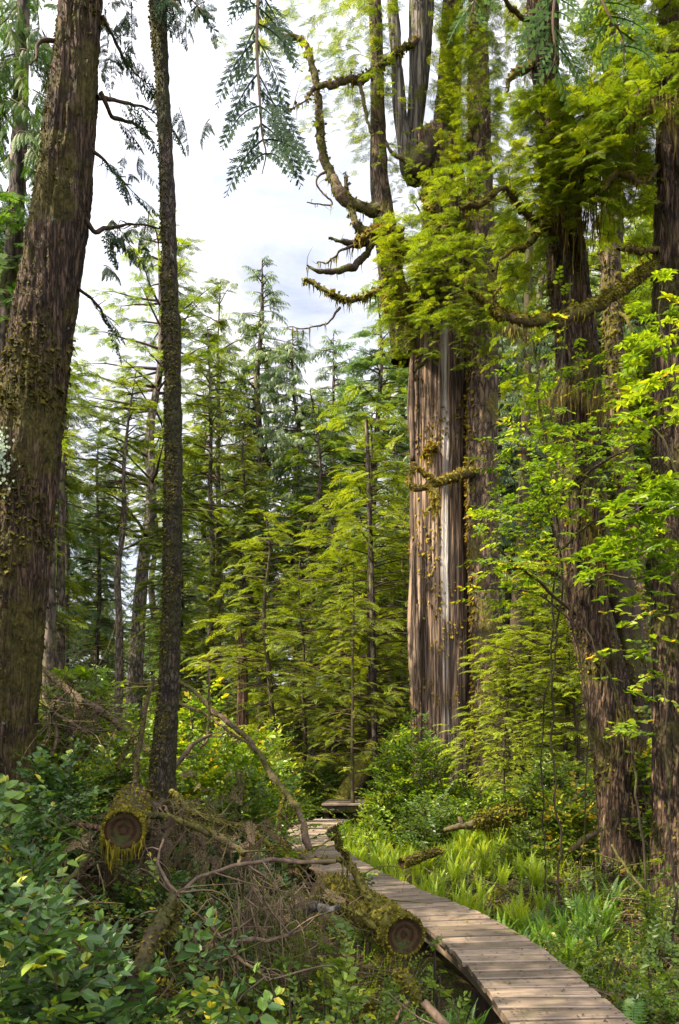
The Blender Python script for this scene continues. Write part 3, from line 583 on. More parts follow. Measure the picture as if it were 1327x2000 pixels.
# ================================================================ named big trees
def sprays_at(pts, dirs, sizes, tl, r=None, roll=.4, var=.25):
    n = len(pts); return place_any(tl, frames(np.asarray(dirs, float), (0, 0, 1), np.asarray(sizes, float), rng.uniform(-roll, roll, n)), np.asarray(pts, float), rng.uniform(.15, .85, n) if r is None else r, var)
def zone(rect, dr, n, size, tl, tower=None, flow=(0, -.25), down=.15, hole=None, sc=.7, thr=.0, sd=0, tint=(.15, .85), lean_to=None):
    """boughs spread through the volume behind a photograph rectangle (x0,y0,x1,y1) at distances dr; patchy by 3-D noise"""
    x0, y0, x1, y1 = rect; m = n * 4
    px = rng.uniform(x0, x1, m); py = rng.uniform(y0, y1, m); d = rng.uniform(*dr, m)
    p = np.stack([(px - 663.5) / F * d, d, CAM_H + (HORIZON - py) / F * d], 1)
    f = fbm(p * sc, 3, 200 + sd); ok = np.where(f > thr)[0][:n]; p = p[ok]; k = len(p)
    if tower is not None:   # boughs point away from the axis of their trunk
        ax = np.array([np.interp(p[:, 2], tower[:, 2], tower[:, 0]), np.interp(p[:, 2], tower[:, 2], tower[:, 1])]).T
        h = p[:, :2] - ax; h = h / (np.linalg.norm(h, axis=1, keepdims=True) + .05); dv = np.stack([h[:, 0] + rng.normal(0, .35, k), h[:, 1] * .8 + rng.normal(0, .35, k), -down + rng.normal(0, .12, k)], 1)
    else:
        az = rng.uniform(0, 2 * pi, k); dv = np.stack([np.cos(az) * .8 + flow[0], np.sin(az) * .8 + flow[1], -down + rng.normal(0, .15, k)], 1)
    s = rng.uniform(size[0], size[1], k); dv = norm(dv)
    lum = np.clip(rng.uniform(*tint, k) * .6 + (fbm(p * 1.1, 2, 300 + sd)) * .4, 0, 1)
    return place_any(tl, frames(dv, (0, 0, 1), s, rng.uniform(-.5, .5, k)), p - dv * s[:, None] * .4, lum, .25)
def limb(path, m_i=0, seg=8, step=.04, moss=0, wob=.02, a=.5, disp=None, sd=0, cap=0, k=3):
    pts, rad = pxpath(path), pxrad(path, k)
    if disp is None: disp = trunk_disp(rad.max() * .18, 9, 1, rag=rad.max() * .2, sd=sd)
    return tube(pts, rad, seg, step, m_i, a, disp=disp, wob=wob, seed=sd, cap=cap)
def branch(parent, path, mat_, moss=None, drape=0, dl=(.05, .25), twigs=0, wob=.02, sd=0, tsize=(.02, .045), mthr=.42, seg=9, nm=900, dw=.010, mossmat='moss', step=.04):
    path = [(*q_[:3], q_[3] * .78) for q_ in path]; t = limb(path, seg=seg, sd=sd, wob=wob * 1.3, step=step); parts = [t]
    if twigs:
        pr = spline(pxpath(path), .1)
        for i in range(twigs):
            b = pr[rng.integers(len(pr) // 4, len(pr))]; dv = norm(rng.normal(0, 1, 3) * [1, .6, .7] + [0, 0, -.3]); L_ = rng.uniform(.15, .5) * np.linalg.norm(pr[-1] - pr[0]) * .4
            parts.append(tube([b, b + dv * L_ * .5 + rng.normal(0, .03, 3), b + dv * L_ + rng.normal(0, .06, 3) - [0, 0, .1 * L_]], [.009, .006, .002], 4, .08))
    o = obj('branch', join(parts), mat_, parent, sm=True)
    ms = []
    if moss: ms.append(tufts(t, nm, tsize, mthr, 3, sd, updir=(-.4, 0, 1), down=.5))
    if drape: ms.append(drapes(pxpath(path), drape, dl, dw, sd))
    if ms:
        mo = obj('moss', join(ms), M[mossmat], o); 
    return o
# ---- huge mossy trunk at the left edge
e = empty('cedar_tree', (P(-15, 1560, 8)[0], 8, gz(P(-15, 1560, 8)[0], 8)), 'huge mossy reddish-brown trunk leaning right at the left edge', 'tree')
pl = [(-30, 1760, 8, 140), (-20, 1640, 8, 112), (-9, 1500, 8, 84), (10, 1300, 8, 78), (40, 1000, 8, 72), (74, 700, 8, 67), (104, 500, 8, 61), (131, 300, 8, 53), (159, 0, 8, 42), (185, -300, 8.1, 37), (215, -800, 8.2, 30), (235, -1500, 8.3, 18)]
tb = tube(pxpath(pl), pxrad(pl) * .81, 170, .028, disp=trunk_disp(.032, 17, .13, flute=.04, nfl=5, burl=.012, sd=4, rag=.012))
obj('trunk', tb, M['bark_left'], e, sm=True)
vis = lambda p, n: n[:, 1] < .35
obj('moss', join([tufts(tb, 18000, (.012, .036), .50, 1.3, 1, (-.3, 0, .1), down=.9, sel=vis), tufts(tb, 5000, (.03, .07), .56, 1.3, 1, (0, 0, .0), down=.9, sel=vis)]), M['moss_dk'], e)
TL = pxpath(pl)
br = [  # side branches with faint cedar sprays reaching right over the sky
 [(196, 180, 8, 6), (225, 230, 8.2, 4), (260, 245, 8.5, 3), (290, 260, 8.8, 1.5)], [(190, 190, 8, 6), (230, 195, 8.2, 4), (270, 205, 8.4, 2.5), (330, 240, 8.6, 1.5)],
 [(165, 425, 8, 6), (185, 452, 8.1, 5), (215, 445, 8.3, 4), (260, 437, 8.6, 2.5), (310, 447, 8.8, 1.2)], [(178, 290, 8, 5), (200, 310, 8.1, 3), (235, 345, 8.3, 2), (270, 390, 8.5, 1)],
 [(200, 30, 8, 5), (215, 60, 8.1, 4), (245, 120, 8.3, 3), (280, 160, 8.5, 1.5)], [(110, 80, 8, 5), (80, 85, 7.9, 4), (60, 130, 7.8, 2)], [(150, 560, 8, 4), (190, 600, 8.3, 3), (215, 640, 8.6, 1.5)]]
crown = []
for i, b in enumerate(br):
    branch(e, b, M['twig'], moss=0, twigs=5, sd=i, wob=.03)
    pr = spline(pxpath(b), .06); k = rng.integers(len(pr) // 4, len(pr), 6); az = rng.uniform(-1.1, 1.1, 6)
    crown.append(sprays_at(pr[k], np.stack([np.cos(az), np.sin(az) * .5, -.35 - rng.uniform(0, .7, 6)], 1), rng.uniform(.2, .42, 6), SP_CED))
for rc, n, s in (((195, 60, 250, 120), 7, (.3, .5)), ((225, 110, 300, 160), 6, (.3, .5)), ((195, 110, 245, 165), 7, (.2, .4)), ((215, 270, 290, 340), 6, (.25, .45)), ((200, 420, 300, 520), 16, (.3, .55)), ((200, -40, 265, 60), 16, (.3, .6)), ((300, 180, 400, 250), 5, (.25, .45)), ((210, 300, 270, 350), 5, (.2, .4))):
    crown.append(zone(rc, (7.9, 9.0), max(3, int(n * .6)), (s[0] * .8, s[1] * .8), BO_CED, down=.5, flow=(.5, 0), sc=2, sd=n))
for i in range(26):   # the high crown above the frame
    pass
hi = zone((-600, -1500, 420, -250), (5.5, 10), 110, (.7, 1.3), BO_CED, tower=TL, sc=.4, thr=.4)
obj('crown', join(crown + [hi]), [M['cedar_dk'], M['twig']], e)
# lichen patch on the trunk (pale grey-green)
q = P(28, 905, 7.55)
lp = []
for i in range(240):
    u = rng.normal(0, 1, 2); pz = (28 + u[0] * 11 + u[1] * 4, 905 + u[1] * 26)
    c = P(pz[0], pz[1], 8); cx = np.interp(c[2], TL[:, 2], TL[:, 0]); R_ = np.interp(c[2], TL[:, 2], pxrad(pl)) ; dx = c[0] - cx
    if abs(dx) < R_ * .95: lp.append((c[0], 8 - math.sqrt(max(R_ * R_ - dx * dx, 0)) - .026, c[2]))
lp = np.array(lp); kt = kite((0, 0, 0), (1, 0, 0), (0, 0, 1), 1, .8)
m_l = leaf_mat('pale_lichen', [(.0, (.14, .18, .12)), (1, (.34, .40, .30))], rough=.9, trans=.05, tcol=(1, 1, 1), spec=.1)
obj('lichen', place(kt, frames(norm(np.stack([rng.normal(0, .3, len(lp)), rng.normal(0, .1, len(lp)) - .1, -np.ones(len(lp))], 1)), (0, -1, 0), rng.uniform(.02, .045, len(lp))), lp, rng.random(len(lp)), 0), m_l, e)
# ---- grey trunk with green sprays behind it
e = empty('cedar_tree', (P(0, 1400, 14)[0], 14, gz(P(0, 1400, 14)[0], 14)), 'grey trunk draped in green sprays, left of the huge mossy trunk', 'tree')
pl = [(-5, 1500, 14, 26), (0, 1000, 14, 24), (12, 650, 14, 20), (30, 450, 14, 15), (42, 150, 14, 12), (48, -50, 14, 10), (55, -500, 14, 5)]
tb = tube(pxpath(pl), pxrad(pl), 32, .08, disp=trunk_disp(.02, 6, .12, flute=.03, sd=6)); obj('trunk', tb, M['bark_bg'], e, sm=True)
TW = pxpath(pl)
obj('crown', join([zone((-60, -80, 120, 420), (12.8, 15.2), 120, (.5, .95), BO_CED, tower=TW, down=.5, sc=.8, thr=.4, sd=1), zone((-60, 380, 60, 640), (12.5, 14.5), 70, (.4, .8), BO_MID, tower=TW, down=.35, sc=.8, thr=.4, sd=2), zone((60, 60, 115, 420), (13, 15), 22, (.4, .7), BO_CED, tower=TW, down=.4)]), [M['cedar_gr'], M['twig']], e)
# ---- thin mossy trunk
e = empty('slim_tree', (P(316, 1560, 7)[0], 7, P(316, 1575, 7)[2]), 'thin straight dark mossy trunk growing from the old stump, left of the sky', 'tree')
pl = [(318, 1620, 7, 42), (317, 1560, 7, 30), (320, 1480, 7, 24), (330, 1350, 7, 20.5), (335, 1200, 7, 19.5), (338, 1000, 7, 18.5), (338, 850, 7, 18), (337, 700, 7, 16.5), (331, 500, 7, 15.5), (325, 300, 7, 14), (316, 130, 7, 13), (309, 0, 7, 12.5), (300, -200, 7, 11), (285, -700, 7.1, 7), (280, -1100, 7.2, 3)]
tb = tube(pxpath(pl), pxrad(pl) * .88, 56, .02, disp=trunk_disp(.011, 16, .25, flute=.006, nfl=3, burl=.012, sd=14, rag=.006), wob=.008, seed=2)
obj('trunk', tb, M['bark_thin'], e, sm=True)
obj('moss', tufts(tb, 7000, (.010, .030), .46, 2.2, 5, (-.2, 0, .1), down=.8, sel=vis), M['moss_dk'], e)
TT = pxpath(pl)
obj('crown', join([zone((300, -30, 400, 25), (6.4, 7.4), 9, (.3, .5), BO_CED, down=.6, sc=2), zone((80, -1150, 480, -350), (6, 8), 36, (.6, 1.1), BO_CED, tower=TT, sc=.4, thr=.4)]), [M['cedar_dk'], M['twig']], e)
# ================================================================ giant dead trunk with its forks
def snag_disp(sd, amp=.09):
    def f(p, nrm, th):
        tz = th + .10 * np.sin(p[..., 2] * .35) + .25 * (fbm(np.stack([th * 0, th * 0, p[..., 2] * .25], -1), 2, sd) - .5)
        q = np.stack([np.cos(tz) * 4.2, np.sin(tz) * 4.2, p[..., 2] * .05], -1); n = fbm(q, 4, sd); r_ = 1 - np.abs(2 * n - 1)
        fine = fbm(np.stack([np.cos(tz) * 14, np.sin(tz) * 14, p[..., 2] * .22], -1), 3, sd + 5)
        return amp * (r_ ** 2 - .5) * 1.5 + .035 * (fine - .5) * 2
    return f
DS = 19.0
e = empty('dead_cedar', (P(866, 1500, DS)[0], DS, gz(P(866, 1500, DS)[0], DS)), 'giant dead cedar trunk with bleached vertical streaks and forked top', 'tree')
pl = [(868, 1640, DS, 76), (867, 1480, DS, 63), (865, 1300, DS, 59), (862, 1100, DS, 57.5), (860, 900, DS, 55), (857, 700, DS, 53), (858, 600, DS, 50), (866, 520, DS, 44), (872, 430, DS, 40), (868, 360, DS, 36), (850, 300, DS, 38), (838, 262, DS, 30)]
tb = tube(pxpath(pl), pxrad(pl), 150, .10, disp=snag_disp(21, .10), cap=2)
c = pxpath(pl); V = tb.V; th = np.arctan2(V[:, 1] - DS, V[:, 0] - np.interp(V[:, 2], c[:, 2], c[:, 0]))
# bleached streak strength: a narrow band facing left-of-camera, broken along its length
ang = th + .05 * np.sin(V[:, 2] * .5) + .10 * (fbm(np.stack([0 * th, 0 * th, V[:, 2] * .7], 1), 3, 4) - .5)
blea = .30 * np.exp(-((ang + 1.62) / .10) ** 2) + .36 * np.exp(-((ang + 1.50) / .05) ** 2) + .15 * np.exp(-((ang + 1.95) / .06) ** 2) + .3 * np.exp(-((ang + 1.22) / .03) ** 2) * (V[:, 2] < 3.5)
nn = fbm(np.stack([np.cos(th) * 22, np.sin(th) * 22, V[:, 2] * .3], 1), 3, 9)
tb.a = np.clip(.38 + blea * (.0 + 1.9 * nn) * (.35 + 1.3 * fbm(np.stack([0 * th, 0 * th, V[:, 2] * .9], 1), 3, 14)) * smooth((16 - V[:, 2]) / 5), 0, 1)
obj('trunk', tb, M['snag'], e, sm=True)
# loose bark slabs on the left side and by the foot
slab = []
for (x0, y0, y1, w, dd) in ((806, 1060, 1400, 9, 18.35), (812, 1180, 1395, 6, 18.28), (906, 1180, 1300, 6, 18.4), (884, 1400, 1475, 3, 18.3), (803, 690, 900, 6, 18.5)):
    slab.append(tube(pxpath([(x0 + 3, y0, dd), (x0, (y0 + y1) / 2, dd), (x0 + 4, y1, dd)]), [.03, w / F * dd, .04], 9, .12, 0, .4, disp=trunk_disp(.03, 9, .1, sd=int(w)), cap=3))
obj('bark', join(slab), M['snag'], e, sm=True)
left = lambda p, n: (n[:, 1] < .3) & (n[:, 0] < .5)
obj('moss', join([tufts(tb, 2600, (.04, .12), .56, 1.5, 8, down=.5, sel=lambda p, n: (n[:, 1] < .1) & (p[:, 2] < 13)),
   tufts(tb, 1100, (.05, .12), .50, 2.5, 8, down=.6, sel=lambda p, n: (n[:, 0] < -.72) & (p[:, 2] < 14)),
   tufts(tb, 500, (.04, .11), .45, 2.5, 8, down=.6, sel=lambda p, n: (p[:, 2] < 5.3) & (p[:, 2] > 1.5) & (np.abs(n[:, 0] + .35) < .25) & (n[:, 1] < 0))]), M['moss_gold'], e)
# silver forks
for i, (f, mt) in enumerate((([(806, 335, DS, 18), (810, 250, DS, 15), (818, 160, DS, 17), (822, 80, DS, 20), (824, 0, DS, 22), (826, -140, DS, 18), (832, -330, DS, 10)], 'silver'),
   ([(812, 350, DS - .2, 18), (796, 320, DS - .3, 15), (783, 240, DS - .3, 11), (775, 120, DS - .2, 9.5), (768, 20, DS - .2, 9), (762, -100, DS, 7), (758, -260, DS, 3)], 'silver'),
   ([(800, 700, DS, 34), (782, 600, DS, 24), (765, 540, DS, 22), (757, 470, DS, 22), (747, 400, DS, 19), (741, 330, DS, 15.5), (738, 220, DS, 13.5), (736, 100, DS, 12), (733, -20, DS, 10), (730, -250, DS, 5)], 'bark_live'),
   ([(860, 330, DS + .2, 30), (872, 240, DS + .3, 24), (880, 120, DS + .4, 20), (885, 0, DS + .5, 17), (890, -200, DS + .5, 10)], 'bark_live'))):
    t = tube(pxpath(f), pxrad(f), 40, .07, disp=trunk_disp(.03, 7, .06, flute=.05, sd=30 + i), cap=2); obj('fork', t, M[mt], e, sm=True)
# dark hollow burl where the forks meet
t = tube(pxpath([(858, 260, DS - .1), (835, 300, DS - .3), (812, 330, DS - .35), (795, 350, DS - .3)]), [.16, .25, .24, .08], 40, .04, disp=trunk_disp(.07, 6, .5, burl=.10, sd=3, rag=.05), cap=3); obj('burl', t, M['bark_dk'], e, sm=True)
BR = [  # branches of the left fork against the sky: (path, moss, drape, material)
 ([(738, 412, 18.9, 15), (715, 408, 18.8, 12), (690, 400, 18.7, 12), (668, 382, 18.6, 15), (650, 352, 18.6, 11), (634, 310, 18.6, 9.5), (626, 260, 18.5, 9), (622, 200, 18.5, 8), (614, 140, 18.5, 7), (600, 95, 18.5, 5.5), (575, 70, 18.5, 5), (548, 70, 18.4, 4), (520, 55, 18.4, 3), (505, 30, 18.4, 1.5)], 250, 30, 'deadwood', 'moss'),
 ([(738, 448, 18.8, 12), (715, 452, 18.7, 11), (700, 442, 18.6, 9), (690, 420, 18.6, 7), (681, 395, 18.6, 5), (677, 365, 18.6, 3.5), (677, 335, 18.6, 1.5)], 160, 30, 'deadwood', 'moss'),
 ([(720, 472, 18.6, 8), (700, 477, 18.5, 8), (680, 474, 18.4, 7), (660, 468, 18.3, 4), (643, 465, 18.3, 1.5)], 0, 0, 'bark_dk', 'moss'),
 ([(730, 470, 18.7, 8), (715, 495, 18.6, 8), (700, 512, 18.5, 8.5), (675, 526, 18.4, 7.5), (640, 532, 18.3, 5.5), (618, 527, 18.2, 4), (600, 518, 18.2, 1.2)], 0, 10, 'bark_dk', 'moss'),
 ([(765, 480, 18.5, 10), (755, 458, 18.4, 10), (740, 450, 18.3, 9), (722, 453, 18.2, 8), (712, 464, 18.2, 8), (695, 470, 18.2, 6)], 420, 60, 'branch_moss', 'moss_gold'),
 ([(788, 500, 18.6, 7), (783, 460, 18.5, 7), (775, 448, 18.5, 6), (765, 455, 18.5, 5)], 160, 20, 'branch_moss', 'moss_gold'),
 ([(765, 540, 18.6, 7), (745, 562, 18.5, 6), (720, 578, 18.4, 5.5), (690, 585, 18.3, 6), (665, 580, 18.3, 6), (640, 570, 18.2, 5), (615, 555, 18.2, 5), (594, 545, 18.2, 6)], 350, 90, 'branch_moss', 'moss'),
 ([(820, 75, 18.8, 7), (790, 95, 18.7, 7), (762, 112, 18.6, 7), (735, 135, 18.5, 8), (705, 155, 18.4, 9), (685, 156, 18.4, 8), (660, 163, 18.3, 8), (635, 168, 18.3, 6), (608, 178, 18.3, 4), (590, 200, 18.3, 2), (560, 215, 18.3, 1)], 350, 40, 'deadwood', 'moss'),
 ([(800, 320, 18.5, 6), (770, 300, 18.4, 4), (750, 270, 18.3, 3)], 0, 0, 'deadwood', 'moss'),
 ([(700, 156, 18.4, 5), (715, 220, 18.3, 4), (725, 260, 18.2, 2)], 0, 0, 'deadwood', 'moss'),
 ([(830, 350, 18.3, 7), (832, 385, 18.1, 9), (845, 415, 18.0, 10), (860, 440, 18.0, 9), (880, 455, 17.9, 8)], 420, 60, 'branch_moss', 'moss'),
 ([(878, 445, 17.9, 6), (850, 450, 17.8, 6), (810, 470, 17.8, 5), (770, 492, 17.7, 3)], 200, 30, 'branch_moss', 'moss'),
 ([(845, 668, 18.2, 6), (838, 690, 18.1, 7), (825, 708, 18.0, 5), (807, 727, 17.9, 3)], 0, 0, 'deadwood', 'moss'),
 ([(848, 870, 18.2, 9), (835, 880, 18.1, 7), (826, 892, 18.0, 4)], 260, 50, 'branch_moss', 'moss_gold'),
 ([(640, 332, 18.6, 3), (620, 360, 18.6, 2), (650, 400, 18.6, 2), (600, 395, 18.6, 1)], 0, 8, 'twig', 'moss'),
 ([(700, 478, 18.4, 4), (672, 488, 18.4, 3), (650, 505, 18.4, 2), (622, 515, 18.4, 1)], 0, 30, 'twig', 'moss'),
 ([(665, 600, 18.3, 3), (640, 630, 18.3, 2), (600, 640, 18.3, 1.5), (560, 642, 18.3, 1)], 0, 12, 'twig', 'moss'),
]
for i, (b, nm, dr, mt, mm) in enumerate(BR):
    branch(e, b, M[mt], moss=nm, nm=nm, drape=dr, dl=(.1, .45), twigs=3 if nm < 300 else 6, sd=i, wob=.04, tsize=(.05, .11), dw=.022, mossmat=mm, mthr=.40)
TS = pxpath([(830, 1000, DS), (820, 500, DS), (800, 0, DS)])
TF = pxpath([(760, 600, DS), (741, 300, DS), (733, -100, DS)])
cr = [zone((790, 235, 905, 360), (18.0, 18.7), 93, (.16, .36), BO_S, tower=TS, sc=1.7, thr=.40, sd=91), zone((835, -20, 880, 240), (18.2, 19.2), 77, (.2, .4), BO_S, tower=TS, sc=1.7, thr=.42, sd=92), zone((655, -20, 775, 190), (17.6, 19.6), 172, (0.24, 0.45), BO_S, tower=TF, sc=1.7, thr=.46, sd=3, down=.25),
      zone((500, -20, 660, 110), (17.8, 19.0), 83, (0.19, 0.39), BO_S, tower=TF, sc=1.7, thr=.46, sd=4, down=.25),
      zone((590, 60, 700, 260), (17.8, 19.0), 83, (0.17, 0.34), BO_S, tower=TF, sc=1, thr=.42, sd=4, down=.25),
      zone((690, 170, 800, 340), (17.9, 19.4), 120, (0.17, 0.36), BO_S, tower=TF, sc=1.7, thr=.46, sd=5, down=.25),
      zone((740, 420, 860, 700), (17.2, 18.6), 469, (0.19, 0.40), BO_S, tower=TS, sc=1.7, thr=.46, sd=6),
      zone((855, 20, 905, 320), (17.9, 19.2), 296, (0.17, 0.36), BO_S, tower=TS, sc=1.7, thr=.46, sd=7),
      zone((765, 330, 850, 440), (18, 19.4), 72, (0.14, 0.29), BO_S, tower=TS, sc=1.7, thr=.46, sd=8),
      zone((600, -700, 1000, -60), (16, 21), 110, (.8, 1.4), BO_LO, tower=TS, sc=.4, thr=.3, sd=9),
      zone((420, 60, 520, 130), (17.8, 18.6), 15, (0.17, 0.29), BO_S, sc=2), zone((740, 690, 800, 730), (17.5, 18.4), 13, (0.14, 0.24), BO_S)]
obj('crown', join(cr), [M['hem'], M['twig']], e)
# burr of golden moss
q = P(785, 590, 18.1); t = tube([q + [0, .1, .4], q + [-.1, 0, 0], q + [.05, 0, -.4]], [.16, .30, .10], 14, .06, disp=trunk_disp(.05, 4, 1, rag=.03, sd=8), cap=3)
o = obj('burl', t, M['branch_moss'], e, sm=True); obj('moss', tufts(t, 900, (.05, .10), .2, 3), M['moss_gold'], o)
# ---- live trunk pressed against it
e = empty('hemlock_tree', (P(958, 1540, 18.2)[0], 18.2, gz(P(958, 1540, 18.2)[0], 18.2)), 'straight live trunk with sunlight put on its left edge as gold tufts, beside the giant dead trunk', 'tree')
pl = [(962, 1640, 18.2, 44), (960, 1530, 18.2, 34), (955, 1400, 18.2, 30), (951, 1250, 18.2, 29), (944, 1100, 18.2, 28), (941, 900, 18.2, 28), (943, 700, 18.2, 27), (941, 500, 18.2, 25), (937, 250, 18.2, 20), (934, 0, 18.2, 15), (932, -300, 18.2, 9), (930, -600, 18.2, 4)]
tb = tube(pxpath(pl), pxrad(pl), 80, .07, disp=trunk_disp(.035, 6, .28, flute=.03, sd=44, rag=.012))
obj('trunk', tb, M['bark_live'], e, sm=True)
obj('moss', join([tufts(tb, 2600, (.05, .13), .33, 2.5, 8, down=.6, sel=lambda p, n: (n[:, 0] < -.75) & (n[:, 1] < .4)), tufts(tb, 500, (.04, .10), .60, 1.6, 9, down=.7, sel=vis)]), M['moss_gold'], e)  # gold tufts down the left edge stand for sunlight on it; the rest is moss
for i, (b, nm, dr) in enumerate(((([(925, 922, 17.9, 11), (905, 926, 17.8, 11), (880, 934, 17.7, 11), (855, 942, 17.6, 10), (832, 951, 17.5, 7), (812, 955, 17.5, 7), (801, 945, 17.5, 6), (802, 925, 17.5, 6), (812, 915, 17.5, 6), (828, 922, 17.5, 5), (845, 938, 17.5, 5)], 700, 60)),
     (([(838, 948, 17.5, 6), (845, 968, 17.4, 5.5), (846, 985, 17.4, 4.5), (838, 997, 17.4, 4), (828, 1003, 17.4, 3)], 120, 16)), (([(842, 955, 17.5, 6), (853, 972, 17.4, 5.5), (857, 990, 17.4, 4.5), (850, 1007, 17.4, 3)], 120, 16)),
     (([(965, 1105, 18, 9), (1000, 1108, 18, 9), (1045, 1105, 18.2, 8), (1090, 1108, 18.4, 6)], 260, 30)))):
    branch(e, b, M['branch_moss'], moss=nm, nm=nm, drape=dr, dl=(.06, .28), sd=i + 40, wob=.02, tsize=(.04, .09), dw=.02, mossmat='moss_gold', mthr=.41)
TV = pxpath([(955, 1500, 18.2), (940, 800, 18.2), (934, 0, 18.2)])
cr = [zone((895, -20, 975, 330), (16.9, 19), 469, (0.19, 0.40), BO_S, tower=TV, sc=1.7, thr=.46, sd=11), zone((830, 320, 1010, 470), (16.5, 18.6), 322, (0.19, 0.43), BO_S, tower=TV, sc=1.7, thr=.46, sd=12),
      zone((800, 460, 1010, 640), (16.0, 18.4), 570, (0.19, 0.43), BO_S, tower=TV, sc=1.7, thr=.46, sd=13), zone((890, 620, 980, 720), (16.5, 17.7), 97, (0.17, 0.34), BO_S, tower=TV, sc=1.7, thr=.46, sd=14),
      zone((980, 0, 1060, 330), (17, 20), 120, (0.19, 0.39), BO_S, tower=TV, sc=1.7, thr=.46, sd=15), zone((970, 740, 1000, 840), (17.3, 18.0), 18, (0.09, 0.19), BO_S, sd=16), zone((800, -600, 1150, -60), (16, 21), 80, (.8, 1.4), BO_LO, tower=TV, sc=.4, thr=.3, sd=17)]
obj('crown', join(cr), [M['hem'], M['twig']], e)
# ---- twin leaning trunks (right)
D3 = 9.2
e = empty('cedar_tree', (P(1235, 1740, D3)[0], D3, gz(P(1235, 1740, D3)[0], D3)), 'pair of dark leaning trunks joined at the foot, right of the boardwalk', 'tree')
pa = [(1262, 1830, D3, 110), (1246, 1740, D3, 66), (1228, 1640, D3, 52), (1212, 1500, D3, 46), (1176, 1300, D3, 39), (1140, 1150, D3, 37), (1124, 1000, D3, 38), (1128, 850, D3, 40), (1128, 700, D3, 38), (1105, 500, D3, 35), (1085, 330, D3, 25), (1068, 200, D3, 21), (1062, 50, D3, 27), (1056, -200, D3, 22), (1046, -600, D3, 12)]
tb = tube(pxpath(pa), pxrad(pa), 150, .03, disp=trunk_disp(.032, 17, .14, flute=.05, nfl=6, sd=54, rag=.008)); obj('trunk', tb, M['bark_right'], e, sm=True)
pb = [(1270, 1760, D3 + .35, 50), (1262, 1650, D3 + .4, 42), (1250, 1500, D3 + .4, 40), (1222, 1300, D3 + .4, 38), (1185, 1130, D3 + .3, 40), (1150, 980, D3 + .2, 30), (1135, 850, D3 + .1, 20)]
t2 = tube(pxpath(pb), pxrad(pb), 60, .04, disp=trunk_disp(.035, 9, .12, flute=.05, sd=55)); obj('trunk', t2, M['bark_dk'], e, sm=True)
obj('moss', join([tufts(tb, 3000, (.02, .055), .55, 1.6, 21, down=.7, sel=vis), tufts(t2, 2200, (.02, .06), .5, 1.6, 22, down=.9, sel=vis), tufts(tb, 1600, (.02, .05), .40, 2.5, 23, down=.9, sel=lambda p, n: (n[:, 0] < -.6) & (p[:, 2] > 4.5))]), M['moss'], e)
T3 = pxpath(pa)
for i, (b, nm, dr) in enumerate((([(1047, 118, D3, 7), (1030, 135, D3 - .1, 9), (1008, 145, D3 - .2, 9), (994, 158, D3 - .2, 5), (990, 180, D3 - .2, 2)], 160, 10), ([(1045, 45, D3, 8), (1025, 38, D3 - .1, 5), (1008, 22, D3 - .2, 5), (990, 5, D3 - .3, 4), (975, -20, D3 - .4, 2)], 60, 6),
   ([(1075, 400, D3, 9), (1040, 430, D3 - .3, 6), (985, 370, D3 - .7, 5), (960, 385, D3 - .8, 6), (935, 400, D3 - .8, 8), (912, 403, D3 - .8, 7), (898, 404, D3 - .8, 4)], 420, 30), ([(1120, 330, D3, 7), (1160, 290, D3 - .2, 4), (1190, 230, D3 - .4, 3), (1210, 190, D3 - .4, 1.5)], 80, 16),
   ([(1160, 960, D3 - .4, 4), (1150, 1000, D3 - .5, 4), (1175, 1060, D3 - .5, 3), (1190, 1090, D3 - .5, 2)], 120, 60), ([(1070, 440, D3 - .1, 8), (1040, 470, D3 - .4, 6), (1000, 490, D3 - .7, 4), (960, 530, D3 - 1, 3)], 160, 20))):
    branch(e, b, M['branch_moss'], moss=nm, nm=nm, drape=dr, dl=(.03, .18), sd=i + 60, twigs=5, wob=.03, tsize=(.02, .05), dw=.010, mthr=.44)
cr = [zone((1030, 170, 1175, 400), (8.0, 8.8), 240, (.16, .32), BO_MID, tower=T3, sc=2.2, thr=.44, sd=71), zone((1150, 220, 1280, 420), (7.6, 9.0), 160, (.16, .32), BO_MID, tower=T3, sc=2.2, thr=.45, sd=72), zone((985, 180, 1130, 460), (8.2, 9.8), 217, (0.13, 0.27), BO_MID, tower=T3, sc=2.2, thr=.47, sd=31), zone((1060, 150, 1280, 330), (8.0, 10.5), 173, (0.15, 0.30), BO_MID, tower=T3, sc=2.2, thr=.47, sd=32),
      zone((980, 420, 1090, 560), (8.6, 10.2), 85, (0.13, 0.26), BO_MID, tower=T3, sc=2.2, thr=.47, sd=33), zone((1130, 300, 1280, 480), (9.0, 11.0), 100, (0.15, 0.30), BO_MID, tower=T3, sc=2.2, thr=.47, sd=34),
      zone((960, 560, 1100, 800), (9.2, 11.2), 51, (0.13, 0.26), BO_MID, tower=T3, sc=2.2, thr=.47, sd=35), zone((900, -900, 1300, -80), (7, 12), 70, (.7, 1.2), BO_MID, tower=T3, sc=.5, thr=.4, sd=36), zone((1000, -30, 1130, 180), (9.3, 10.5), 42, (0.13, 0.26), BO_MID, tower=T3, sc=2.2, thr=.47, sd=37)]
obj('crown', join(cr), [M['hem'], M['twig']], e)
hang = []
for (x0, x1, y0, n, ln) in ((1085, 1150, 330, 200, (.3, .9)), (1150, 1200, 300, 110, (.2, .7)), (1060, 1180, 780, 260, (.08, .35)), (1100, 1180, 420, 70, (.3, .7))):
    hang.append(drapes(pxpath([(x0, y0, D3 - .45), ((x0 + x1) / 2, y0 - 15, D3 - .35), (x1, y0 + 10, D3 - .45)]), n, ln, .010, spread=.10, seg=5))
